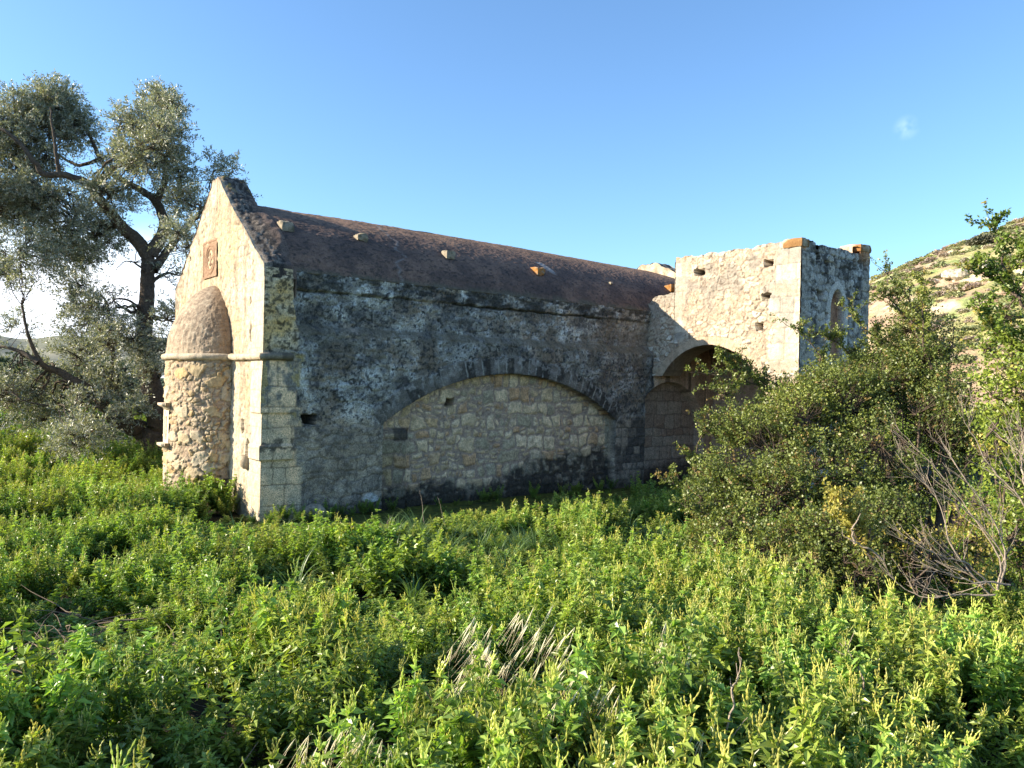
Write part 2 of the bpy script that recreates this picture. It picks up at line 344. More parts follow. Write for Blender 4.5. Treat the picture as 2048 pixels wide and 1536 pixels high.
    base = np.where(i1[..., None], ic, base); h = np.where(i1, ih, h)
    # infill of the second arch
    i2 = in_arch2(u, z)
    dm, m1, m2 = masonry(u + 1.3, z, 0.23, 0.33, 29, 0.18, 0.3)
    ic = mixc(C(0.34, 0.25, 0.19), C(0.44, 0.37, 0.30), m1) * (0.6 + 0.4 * ss(0, 0.02, dm))[..., None] * (0.8 + 0.4 * n3)[..., None]
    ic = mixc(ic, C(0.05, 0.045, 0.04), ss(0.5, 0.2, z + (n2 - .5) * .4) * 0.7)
    ih = -0.26 + ss(0.0, 0.03, dm) * 0.012 + (n3 - .5) * .015
    ih, m = hole(ih, u, z, 8.15, 0.93, 0.14, 0.18, 0.6, 4); ic = np.where(m[..., None], C(0.03, 0.03, 0.03), ic)
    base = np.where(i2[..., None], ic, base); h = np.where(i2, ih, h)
    # wall darker towards its foot
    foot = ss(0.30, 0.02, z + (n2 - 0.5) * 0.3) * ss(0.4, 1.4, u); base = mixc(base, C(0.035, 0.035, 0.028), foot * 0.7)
    spot = np.exp(-(((u - 1.72) / .18) ** 2 + ((z - 0.22) / .10) ** 2) * 1.2); base = mixc(base, C(0.45, 0.47, 0.48), ss(0.4, 0.7, spot + (n3 - .5) * .5))
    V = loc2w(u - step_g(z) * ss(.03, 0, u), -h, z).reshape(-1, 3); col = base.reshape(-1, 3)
    F = grid_faces(len(us), len(zs))
    cu = u.ravel()[F].mean(1); cz = z.ravel()[F].mean(1)
    m1 = in_arch1(cu, cz); m2 = in_arch2(cu, cz)
    cr = np.hypot(cu - ARC_C[0], cz - ARC_C[1]); rg = (cr > ARC_R) & (cr < ARC_R + 0.30) & (cz > 1.28) & (cu > 1.75) & (cu < 7.25) & ~m1
    for nm, ms in (('side_wall', ~(m1 | m2 | rg)), ('arch_ring', rg), ('arch_infill', m1), ('arch_infill', m2)):
        v_, f_, c2 = sub_mesh(V, F[ms], col)
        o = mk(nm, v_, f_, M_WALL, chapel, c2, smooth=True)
        if nm == 'arch_infill': o['label'] = 'pale rubble filling the wide low arch' if ms is m1 else 'brown stone filling the arch inside the porch'
side_wall()

def prof(v, top=5.25, kn=3.62, c=CC, flat=0.14):
    t = np.clip((np.abs(v - c) - flat) / (CW / 2 - flat), 0, 1)
    return top - (top - kn) * (t ** 0.94) 
GT = 0.44
def roof_curve(t):
    P0, P1, P2, P3 = (0.09, 3.56), (0.42, 4.27), (1.15, 4.62), (CC, 4.93)
    b = [(1 - t) ** 3, 3 * (1 - t) ** 2 * t, 3 * (1 - t) * t ** 2, t ** 3]
    return sum(bi * p[0] for bi, p in zip(b, (P0, P1, P2, P3))), sum(bi * p[1] for bi, p in zip(b, (P0, P1, P2, P3)))
_rt = np.linspace(0, 1, 200); _rv, _rz = roof_curve(_rt)
def roof_z(v): return np.interp(np.where(v > CC, 2 * CC - v, v), _rv, _rz)
def apse_in(v, z, pad=0.0):
    return False
def gable():
    res = 0.0135
    vsn = np.arange(0, CW + res, res); ts = np.linspace(0, 1, 400)
    v, t = np.meshgrid(vsn, ts, indexing='ij')
    edge = (fbm(v * 5, v * 0, 60, 4) - 0.5) * 0.06
    z = -0.15 + t * (prof(v) + edge + 0.15)
    n1 = fbm(v * 1.2, z * 1.2, 61, 5); n2 = fbm(v * 4, z * 4, 62, 5); n3 = fbm(v * 13, z * 13, 63, 4); n4 = fbm(v * 32, z * 32, 64, 3)
    ns = fbm(v * 8, z * 2.2, 65, 4)
    d, r1, r2 = masonry(v, z, 0.15, 0.2, 66, 0.5)
    pl = ss(0.40, 0.62, fbm(v * 2.5, z * 1.4, 67, 5))       # render flaked off
    cream = mixc(C(0.58, 0.49, 0.36), C(0.66, 0.60, 0.50), n2); cream = mixc(cream, C(0.60, 0.45, 0.26), ss(0.45, 0.65, fbm(v * 1.5, z * 1.5, 70, 4)) * 0.6)
    bro = mixc(C(0.46, 0.37, 0.28), C(0.38, 0.30, 0.24), n3)
    base = mixc(cream, bro, ss(0.50, 0.60, ns) * 0.75)
    base = mixc(base, C(0.16, 0.13, 0.10), ss(0.60, 0.68, n4) * 0.5)
    h = (n3 - 0.5) * 0.03 + (n2 - 0.5) * 0.035 + pl * (ss(0, 0.03, d) * 0.012 * r1 - 0.006)
    base = base * (1 - pl * 0.35 * (1 - ss(0, 0.012, d)))[..., None]
    # smooth corner quoins
    d2, q1, q2 = masonry(v, z, 0.30, 0.42, 68, 0.08, 0.2)
    q = ss(0.46, 0.38, v + 0.12 * (q1 - .5)); qc = mixc(C(0.66, 0.60, 0.50), C(0.60, 0.50, 0.37), n2) * (0.75 + 0.25 * ss(0, 0.012, d2))[..., None]
    qc = mixc(qc, C(0.5, 0.42, 0.33), ss(0.57, 0.66, n4) * 0.5)
    base = mixc(base, qc, q); h = h * (1 - 0.7 * q) + q * ss(0, 0.01, d2) * 0.006
    h = h + ss(.42, .36, v) * step_g(z); h = np.where(v < .02, step_g(z), h)
    base = mixc(base, C(0.24, 0.20, 0.16), ss(4.15, 4.35, v) * ss(.4, .5, n3) * 0.8)
    topd = (prof(v) - z); base = mixc(base, C(0.20, 0.17, 0.14), ss(0.10, 0.0, topd + (n3 - .5) * .12) * 0.6)
    for k, (cv, cz, w, hg) in enumerate([(0.74, 1.30, 0.10, 0.20), (0.50, 2.73, 0.05, 0.34), (0.53, 3.15, 0.04, 0.10), (3.55, 4.1, 0.08, 0.08)]):
        h, m = hole(h, v, z, cv, cz, w, hg, 0.16 if k != 1 else 0.05, 60 + k); base = np.where(m[..., None], C(0.12, 0.08, 0.05), base)
    # little ogival niche
    nv, nz = 0.545, 0.92
    arch = (np.abs(v - nv) < 0.07 * np.sqrt(np.clip(1 - np.clip((z - 0.98) / 0.16, 0, 1) ** 1.6, 0, 1))) & (z > 0.89) & (z < 1.14)
    h = np.where(arch, -0.14, h); base = np.where(arch[..., None], C(0.08, 0.06, 0.045), base)
    F = grid_faces(len(vsn), len(ts), True)
    mk('east_gable', loc2w(-h, v - step_w(z) * ss(.03, 0, v), z).reshape(-1, 3), F, M_LIT, chapel, base.reshape(-1, 3))
    # stoup below the niche
    bm = []
    a = np.linspace(0, 2 * np.pi, 17)[:-1]
    rings = []
    for r_, zz in ((0.035, 0.70), (0.075, 0.74), (0.085, 0.80), (0.085, 0.895), (0.06, 0.90), (0.05, 0.87)):
        rings.append(loc2w(-0.02 + -r_ * 1.0 * np.sin(a) * 1.0, nv - 0.0 + r_ * np.cos(a), np.full(16, zz)))
    Vv = np.concatenate(rings); Fv = np.array([[i * 16 + j, i * 16 + (j + 1) % 16, (i + 1) * 16 + (j + 1) % 16, (i + 1) * 16 + j] for i in range(5) for j in range(16)])
    mk('niche_basin', Vv, Fv, M_LIT, chapel, np.tile(C(0.50, 0.42, 0.32), (len(Vv), 1)))
    # coping: sloping top of the gable wall, and its back
    sv = np.concatenate([[-0.012], np.arange(0, CW + 0.02, 0.02)]); uu = np.linspace(-0.01, GT + .03, 26)
    V1, U1 = np.meshgrid(sv, uu, indexing='ij')
    nn = fbm(V1 * 9, U1 * 9, 71, 4); n2 = fbm(V1 * 25, U1 * 25, 72, 3)
    Zt = prof(V1) + (fbm(V1 * 5, V1 * 0, 60, 4) - 0.5) * 0.06 + (nn - 0.5) * 0.05 * ss(0.0, 0.08, U1) + 0.02 * np.round(n2 * 2) * ss(0, .1, U1)
    Zt = Zt + ss(.04, GT, U1) * np.maximum(0, roof_z(V1) + .015 + (nn - .5) * .05 - Zt) - .08 * ss(GT - .05, GT + .03, U1) * (roof_z(V1) < prof(V1)); Zt[0] = 3.45
    cc = mixc(C(0.04, 0.036, 0.033), C(0.17, 0.15, 0.13), ss(0.4, 0.7, n2)); cc = mixc(cc, C(0.30, 0.21, 0.06), ss(0.5, 0.6, nn) * ss(4.9, 5.1, Zt) * 0.8)
    cc = mixc(cc, C(0.40, 0.33, 0.25), ss(0.07, 0.0, U1) * 0.9)
    cc = mixc(cc, mixc(C(.095, .07, .06), C(.16, .12, .10), nn), ss(.22, .42, U1 + (n2 - .5) * .2) * ss(5.0, 4.85, Zt))
    F = grid_faces(len(sv), 26)
    mk('gable_coping', loc2w(U1, V1, Zt).reshape(-1, 3), F, M_WALL, chapel, cc.reshape(-1, 3))
    tt = np.linspace(0, 1, 30); V2, T2 = np.meshgrid(sv, tt, indexing='ij'); zb = 3.2; Z2 = zb + T2 * (Zt[:, -1:] - zb)
    n = fbm(V2 * 8, Z2 * 8, 73, 4)
    mk('gable_back', loc2w(GT + .02 + (n - .5) * .02, V2, Z2).reshape(-1, 3), grid_faces(len(sv), 30), M_WALL, chapel, mixc(C(0.18, 0.14, 0.12), C(0.34, 0.27, 0.22), ss(0.4, 0.65, n)).reshape(-1, 3))
gable()
def add_box(c0, c1, bev=0.0):
    """box between two corners in chapel coordinates"""
    (u0, v0, z0), (u1, v1, z1) = c0, c1
    P = [(u, v, z) for u in (u0, u1) for v in (v0, v1) for z in (z0, z1)]
    V = loc2w([p[0] for p in P], [p[1] for p in P], [p[2] for p in P])
    F = np.array([[0, 1, 3, 2], [4, 6, 7, 5], [0, 4, 5, 1], [2, 3, 7, 6], [0, 2, 6, 4], [1, 5, 7, 3]])
    return V, F
def rough_block(c0, c1, n=8, amp=0.015, s=0):
    (u0, v0, z0), (u1, v1, z1) = c0, c1
    Vs = []; Fs = []; off = 0
    g = np.linspace(0, 1, n)
    A, B = np.meshgrid(g, g, indexing='ij')
    for ax in range(3):
        for sd in (0, 1):
            q = [A, B]; q.insert(ax, np.full_like(A, sd)); q = np.stack(q, -1).reshape(-1, 3)
            qq = q - 0.5; ln = np.linalg.norm(qq, axis=1, keepdims=True); sph = qq / ln * 0.5 * 1.35
            q = 0.5 + qq * 0.72 + sph * 0.28
            w = np.stack([u0 + q[:, 0] * (u1 - u0), v0 + q[:, 1] * (v1 - v0), z0 + q[:, 2] * (z1 - z0)], -1)
            k = fbm(w[:, 0] * 9 + w[:, 2] * 5 + s, w[:, 1] * 9 - w[:, 2] * 7, 80 + s, 3)[:, None] - .5
            w = w + qq * k * amp * 8
            Vs.append(loc2w(w[:, 0], w[:, 1], w[:, 2])); f = grid_faces(n, n, flip=(sd == 0) ^ (ax == 1)); Fs.append(f + off); off += n * n
    return np.concatenate(Vs), np.concatenate(Fs)
# carved plaque
def plaque():
    v0, v1, z0, z1 = 2.06, 2.78, 3.66, 4.27
    n = 90; v, z = np.meshgrid(np.linspace(v0, v1, n), np.linspace(z0, z1, n), indexing='ij')
    cv, cz = (v0 + v1) / 2, (z0 + z1) / 2; r = np.hypot((v - cv) / 1.0, z - cz); an = np.arctan2(z - cz, v - cv)
    h = 0.012 * (np.abs(r - 0.23) < 0.018) + 0.010 * (np.abs(r - 0.175) < 0.012) - 0.02 * (r < 0.15) + 0.018 * ((np.abs(v - cv) < 0.02) | (np.abs(z - cz) < 0.02)) * (r < 0.14) + 0.014 * (np.abs(r - 0.09) < 0.02)
    bor = np.maximum(np.abs(v - cv) / 0.36, np.abs(z - cz) / 0.305); h = h + 0.012 * (bor > 0.9)
    nn = fbm(v * 20, z * 20, 90, 4); h = h + (nn - .5) * 0.012
    c = mixc(C(0.30, 0.19, 0.13), C(0.40, 0.27, 0.19), nn); c = mixc(c, C(0.16, 0.10, 0.07), ss(0.004, -0.008, h - 0.0) * (r < .15))
    o = mk('carved_plaque', loc2w(-h - 0.005, v, z).reshape(-1, 3), grid_faces(n, n, True), M_LIT, chapel, c.reshape(-1, 3)); o['label'] = 'square reddish plaque with a carved cross in a roundel'
plaque()
AW, AD = 0.92, 0.66; AC = 2.22
def apse():
    res = 0.012
    th = np.linspace(-np.pi / 2, np.pi / 2, 230); zs = np.arange(-0.15, 2.30, res)
    T, z = np.meshgrid(th, zs, indexing='ij'); x = T * 0.85
    n2 = fbm(x * 4, z * 4, 101, 5); n3 = fbm(x * 13, z * 13, 102, 4)
    def rub(sc, an, sd, wp):
        xx = x + (fbm(x * 7, z * 7, sd, 3) - .5) * wp; zz = z + (fbm(x * 7, z * 7, sd + 1, 3) - .5) * wp
        f1, f2, cid = vor(xx / (sc * an), zz / sc, sd + 2, .95); return (f2 - f1) * sc, cid
    d, r1 = rub(.075, 1.5, 103, .09); r2 = (r1 * 7.3) % 1; dB, b1 = rub(.17, 1.7, 123, .08); b2 = (b1 * 5.7) % 1; dS, s1 = rub(.035, 1.3, 133, .03)
    big = (b1 > .66).astype(float) * ss(.012, .03, dB)
    st = mixc(C(0.52, 0.42, 0.30), C(0.62, 0.52, 0.38), r1); st = mixc(st, C(0.58, 0.40, 0.18), ss(0.8, 0.95, r2) * 0.7)
    st2 = mixc(C(0.60, 0.44, 0.23), C(0.60, 0.52, 0.40), b2)
    mo = mixc(C(0.36, 0.27, 0.20), C(0.50, 0.39, 0.30), n3); mo = mixc(mo, st, ss(.006, .012, dS) * (s1 > .45) * .8)
    cov = ss(0.45, 0.7, fbm(x * 2.2, z * 2.2, 105, 4)) * .8
    k1 = ss(0.004, 0.016, d) * (r2 > 0.25); base = mixc(mo, st, k1 * (1 - 0.6 * cov))
    h = k1 * ss(0.0, 0.025, d) * (0.010 + 0.03 * r2) * (1 - 0.5 * cov) + ss(0, .012, dS) * (s1 > .45) * .008
    base = mixc(base, st2, big); h = h * (1 - big) + big * 0.030
    h = h + (n3 - .5) * 0.03 + (n2 - .5) * 0.03
    cav = ss(0.58, 0.66, fbm(x * 6, z * 9, 106, 3)) * ss(0.9, 0.4, z); h = h - cav * 0.05; base = mixc(base, base * 0.55, cav)
    rr = (1 + h / 0.8)
    mk('apse_wall', loc2w(-AD * np.cos(T) * rr, AC + AW * np.sin(T) * rr, z).reshape(-1, 3), grid_faces(len(th), len(zs), True), M_LIT, apse_o, base.reshape(-1, 3))
    # half dome
    ph = np.linspace(0, 1, 150); T, p = np.meshgrid(th, ph, indexing='ij'); H = 1.17; z0 = 2.34
    hh = np.sin(p * np.pi / 2) ** 1.12; rad = (1 - hh ** 1.9) ** 0.60
    rad = np.where(p > 0.9999, 0, rad)
    u = -AD * 1.03 * np.cos(T) * rad; v = AC + AW * np.sin(T) * rad; z = z0 + H * hh
    xx = T * 0.8; f1, f2, cid = vor(xx * rad * 30 + 50, z * 30, 110)
    tri = lambda f, sd, o: np.clip(.5 + (fbm(u * f, v * f, sd, o) + fbm(v * f + 9, z * f, sd + 1, o) + fbm(z * f + 3, u * f, sd + 2, o) - 1.5) / 1.8, 0, 1); n2 = tri(5, 111, 4); n3 = tri(16, 114, 4); n5 = tri(42, 117, 3)
    k = 0.025 * (n3 - .5) + 0.02 * (n2 - .5) + 0.02 * (n5 - .5)
    wht = 1 + k * ss(1, .85, p) / 0.8
    base = mixc(C(0.28, 0.22, 0.17), C(0.44, 0.36, 0.28), ss(0.3, 0.7, n5)); base = mixc(base, C(0.55, 0.47, 0.37), ss(0.56, 0.66, n3) * 0.6); base = mixc(base, C(0.52, 0.42, 0.32), ss(0.25, 0.0, p) * .7)
    base = mixc(base, C(0.36, 0.24, 0.14), ss(-0.9, -1.5, T) * 0.7)
    mk('half_dome', loc2w(u * wht, AC + (v - AC) * wht, z).reshape(-1, 3), grid_faces(len(th), 150, True), M_LIT, apse_o, base.reshape(-1, 3))
apse_o = mk('apse', *add_box((-0.1, AC - .3, -0.14), (0.05, AC + .3, 0.1)), M_LIT, chapel, np.tile(C(0.5, 0.42, 0.3), (8, 1)))
apse()
def sweep(path, nrm, prof_pts, s=0, seam=0.45):
    """path (n,3) chapel coords, nrm (n,2) outward in u,v; prof_pts (m,2) out,z"""
    path = np.asarray(path); n = len(path); m = len(prof_pts)
    seg = np.concatenate([[0], np.cumsum(np.linalg.norm(np.diff(path, axis=0), axis=1))])
    nz = fbm(seg * 7, seg * 0, s, 4) - .5; j = np.abs((seg / seam) % 1 - 0.5); jt = ss(0.485, 0.5, j)
    P = np.zeros((n, m, 3))
    for i, (o_, z_) in enumerate(prof_pts):
        oo = o_ * (1 + nz * 0.5 - jt * 0.35)
        P[:, i, 0] = path[:, 0] + nrm[:, 0] * oo; P[:, i, 1] = path[:, 1] + nrm[:, 1] * oo; P[:, i, 2] = path[:, 2] + z_ + nz * 0.02
    c = mixc(C(0.50, 0.42, 0.31), C(0.62, 0.55, 0.45), fbm(seg[:, None] * 9 + np.arange(m)[None] * .4, seg[:, None] * 0 + np.arange(m)[None], s + 3, 3))
    return loc2w(P[..., 0], P[..., 1], P[..., 2]).reshape(-1, 3), grid_faces(n, m), c.reshape(-1, 3)
CP = [(0, -0.04), (0.03, -0.05), (0.065, -0.035), (0.08, 0.0), (0.072, 0.035), (0.04, 0.052), (0, 0.05)]
t = np.linspace(-np.pi / 2 + 0.05, np.pi / 2 - 0.05, 160)
nr = np.stack([-np.cos(t) / AD, np.sin(t) / AW], -1); nr /= np.linalg.norm(nr, axis=1, keepdims=True)
pth = np.stack([-AD * np.cos(t), AC + AW * np.sin(t), np.full_like(t, 2.33)], -1)
mk('apse_moulding', *(lambda a: (a[0], a[1][:, ::-1]))(sweep(pth, nr, CP, 120)), M_LIT, apse_o, sweep(pth, nr, CP, 120)[2])
# string course on the gable, turning the corner onto the side wall
a1 = np.linspace(AC - AW, 0, 110)[:-1]; a2 = np.linspace(0, 0.42, 30)
pth = np.concatenate([np.stack([0 * a1, a1, 0 * a1 + 2.33], -1), np.stack([a2, 0 * a2, 0 * a2 + 2.33], -1)])
nr = np.concatenate([np.tile([-1, 0], (len(a1), 1)), np.tile([0, -1], (len(a2), 1))]).astype(float)
nr[len(a1)] = (-1, -1); nr[len(a1) - 1] = (-1, -1); pth[len(a1) - 1] = (0, 0.0005, 2.33)
V_, F_, c3 = sweep(pth, nr, CP, 130); c3 = c3.reshape(len(pth), -1, 3); c3[len(a1) + 1:] *= 0.5; c3[len(a1) + 18:] *= 0.6
mk('string_course', V_, F_, M_LIT, chapel, c3.reshape(-1, 3))
a1 = np.linspace(CW, AC + AW, 60); pth = np.stack([0 * a1, a1, 0 * a1 + 2.33], -1)
V_, F_, c3 = sweep(pth, np.tile([-1.0, 0], (60, 1)), CP, 133)
mk('string_course', V_, F_, M_LIT, chapel, c3)
# apse window: pale frame, twin lancets, hood and sill on the apse's front
def apse_window():
    T0 = 0.05; w = 0.17; z0, z1 = 0.98, 1.50
    th = np.linspace(T0 - w / AW, T0 + w / AW, 40); zz = np.linspace(z0, z1, 80)
    T, z = np.meshgrid(th, zz, indexing='ij'); x = (T - T0) * AW
    op = np.zeros_like(x, bool)
    for c0 in (-0.055, 0.055):
        for (a, b) in ((1.02, 1.20), (1.24, 1.40)):
            top = b - 0.05 * (1 if b > 1.3 else 0.0)
            op |= (np.abs(x - c0) < 0.033) & (z > a) & ((z < top) | (np.hypot((x - c0) / 0.033, (z - top) / 0.05) < 1) )
    op |= (np.abs(x) < 0.02) & (np.abs(z - 1.45) < 0.025)
    h = np.where(op, -0.05, 0.035); c = np.where(op[..., None], C(0.22, 0.20, 0.16), C(0.72, 0.66, 0.54))
    rr = 1 + h / 0.75
    win = mk('window', loc2w(-AD * np.cos(T) * rr, AC + AW * np.sin(T) * rr, z).reshape(-1, 3), grid_faces(40, 80, True), M_LIT, apse_o, c.reshape(-1, 3))
    for nm, zc, ww in (('window_hood', 1.56, 0.20), ('window_sill', 0.93, 0.20)):
        t = np.linspace(T0 - ww / AW, T0 + ww / AW, 24); nr = np.stack([-np.cos(t) / AD, np.sin(t) / AW], -1); nr /= np.linalg.norm(nr, axis=1, keepdims=True)
        pth = np.stack([-AD * np.cos(t), AC + AW * np.sin(t), np.full_like(t, zc)], -1)
        a = sweep(pth, nr, [(0, -0.08), (0.03, -0.07), (0.05, -0.03), (0.10, -0.01), (0.13, 0.01), (0.13, 0.045), (0, 0.05)], 140, 3.0)
        V_ = a[0].reshape(24, 7, 3); cap = [];
        o = mk(nm, a[0], [a[1][:, ::-1], np.array([[i for i in range(7)], [23 * 7 + 6 - i for i in range(7)]])], M_LIT, apse_o, a[2])
apse_window()
# roof: pointed barrel, both slopes
def roof():
    us = np.arange(GT - 0.05, 10.5, 0.02); ts = np.linspace(0, 1, 150)
    Vs = []; Fs = []; Cs = []; off = 0
    for sd in (0, 1):
        U, T = np.meshgrid(us, ts, indexing='ij'); v, z = roof_curve(T); s = T * 2.7
        n2 = fbm(U * 3, s * 3, 151 + sd, 5); n3 = fbm(U * 22, s * 22, 152, 3); n1 = fbm(U * .8, s * .8, 153, 4)
        z = z + 0.03 * (fbm(U * .7, s * .3, 150, 3) - .5) * T + (n3 - .5) * 0.012 + (n2 - .5) * 0.02 - 0.03 * np.clip((U - 6) / 4.5, 0, 1) * T * 2
        v = v - (n3 - .5) * 0.015 + 0.10 * (T < 0.003)
        base = mixc(C(0.155, 0.108, 0.092), C(0.27, 0.175, 0.135), ss(0.3, 0.7, n2)); base = mixc(base, C(0.09, 0.068, 0.065), ss(0.45, 0.62, n1) * 0.5)
        base = mixc(base, C(0.40, 0.25, 0.16), ss(0.5, 1.0, T + (n2 - .5) * .6) * 0.6)  # lighter and warmer towards the ridge: sunlit rim put into the colour
        base = mixc(base, C(0.05, 0.045, 0.045), ss(0.62, 0.70, n3) * .7)
        cr = np.abs(U - (2.25 + 0.55 * T + (fbm(s * 4, s * 0, 155, 3) - .5) * .3)); base = mixc(base, C(0.32, 0.28, 0.26), ss(0.05, 0.0, cr) * 0.75 * ss(.3, .5, n3))
        stn = np.exp(-(((U - 5.75 - (0.52 - T) * 0.7) / .10) ** 2)) * ss(0.25, 0.4, T) * ss(0.53, 0.5, T); base = mixc(base, C(0.42, 0.38, 0.36), ss(0.35, .7, stn + (n3 - .5) * .4))
        base = mixc(base, C(0.16, 0.15, 0.11), ss(0.06, 0.0, T + (n2 - .5) * .1) * .8)
        V = loc2w(U, v if sd == 0 else 2 * CC - v, z).reshape(-1, 3); Vs.append(V); Fs.append(grid_faces(len(us), 150, sd == 1) + off); Cs.append(base.reshape(-1, 3)); off += len(V)
    return mk('vaulted_roof', np.concatenate(Vs), np.concatenate(Fs), M_ROOF, chapel, np.concatenate(Cs))
roof_o = roof()
# stones projecting from the roof
def stone_t(px, py):
    r = at(px, py, 1.0) - np.array([0, 0, EYE]); best = None
    for t_ in np.linspace(0.15, 0.9, 300):
        v, z = roof_curve(t_)
        n = VD; p0 = ORG + VD * v; k = np.dot(p0, n) / np.dot(r, n); p = r * k + np.array([0, 0, EYE]); e = abs(p[2] - z)
        if best is None or e < best[0]: best = (e, float(np.dot(p - ORG, UD)), v, z)
    return best[1:]
for k, (px, py, sz, org_) in enumerate([(570, 453, .19, 0), (717, 476, .17, 0), (894, 510, .16, .1), (1074, 543, .17, .8), (1220, 566, .09, .1), (1338, 577, .19, .9)]):
    u, v, z = stone_t(px, py)
    V_, F_ = rough_block((u - sz / 2, v - sz * .75, z - sz * .45), (u + sz / 2, v + 0.14, z + sz * .35), 9, 0.02, k)
    nn = fbm(V_[:, 0] * 20, V_[:, 2] * 20 + V_[:, 1] * 9, 160 + k, 3)
    c = mixc(C(0.38, 0.33, 0.26), C(0.20, 0.18, 0.13), ss(.4, .6, nn)); c = mixc(c, C(0.40, 0.19, 0.06), ss(0.4, 0.6, nn + org_ * 0.25 - 0.1) * (org_ > .5))
    o = mk('projecting_stone', V_, F_, M_LIT, roof_o, c)
# far gable with parapet, north wall and west wall
def west_gable():
    sv = np.arange(0, CW + 0.03, 0.03)
    def pr(v): 
        t = np.clip((np.abs(v - CC) - 0.25) / (CW / 2 - .25), 0, 1); return 5.03 - 1.35 * t ** 1.2
    for nm, uu, flip in (('west_gable', 10.45, True), ('west_front', 10.9, False)):
        V, T = np.meshgrid(sv, np.linspace(0, 1, 120), indexing='ij'); Z = -0.15 + T * (pr(V) + .15 + (fbm(V * 5, V * 0, 171, 3) - .5) * .1)
        n = fbm(V * 8, Z * 8, 172, 4); h = (n - .5) * .05
        c = mixc(C(0.60, 0.52, 0.42), C(0.40, 0.32, 0.24), ss(.4, .65, n))
        mk(nm, loc2w(uu + (-h if flip else h), V, Z).reshape(-1, 3), grid_faces(len(sv), 120, flip), M_LIT, chapel, c.reshape(-1, 3))
    V, U = np.meshgrid(sv, np.linspace(10.44, 10.91, 20), indexing='ij'); n = fbm(V * 9, U * 9, 173, 3)
    Z = pr(V) + (fbm(V * 5, V * 0, 171, 3) - .5) * .1 + (n - .5) * .06
    mk('gable_coping', loc2w(U, V, Z).reshape(-1, 3), grid_faces(len(sv), 20), M_WALL, chapel, mixc(C(0.06, 0.06, 0.055), C(0.2, 0.19, 0.17), n).reshape(-1, 3))
    us = np.arange(0, 10.92, 0.05); zs = np.arange(-.15, 3.62, .05); U, Z = np.meshgrid(us, zs, indexing='ij'); d, r1, r2 = masonry(U, Z, .17, .27, 175, .35)
    mk('north_wall', loc2w(U, CW + ss(0, .03, d) * .02, Z).reshape(-1, 3), grid_faces(len(us), len(zs), True), M_LIT, chapel, mixc(C(.3, .25, .2), C(.5, .43, .33), r1).reshape(-1, 3))
west_gable()

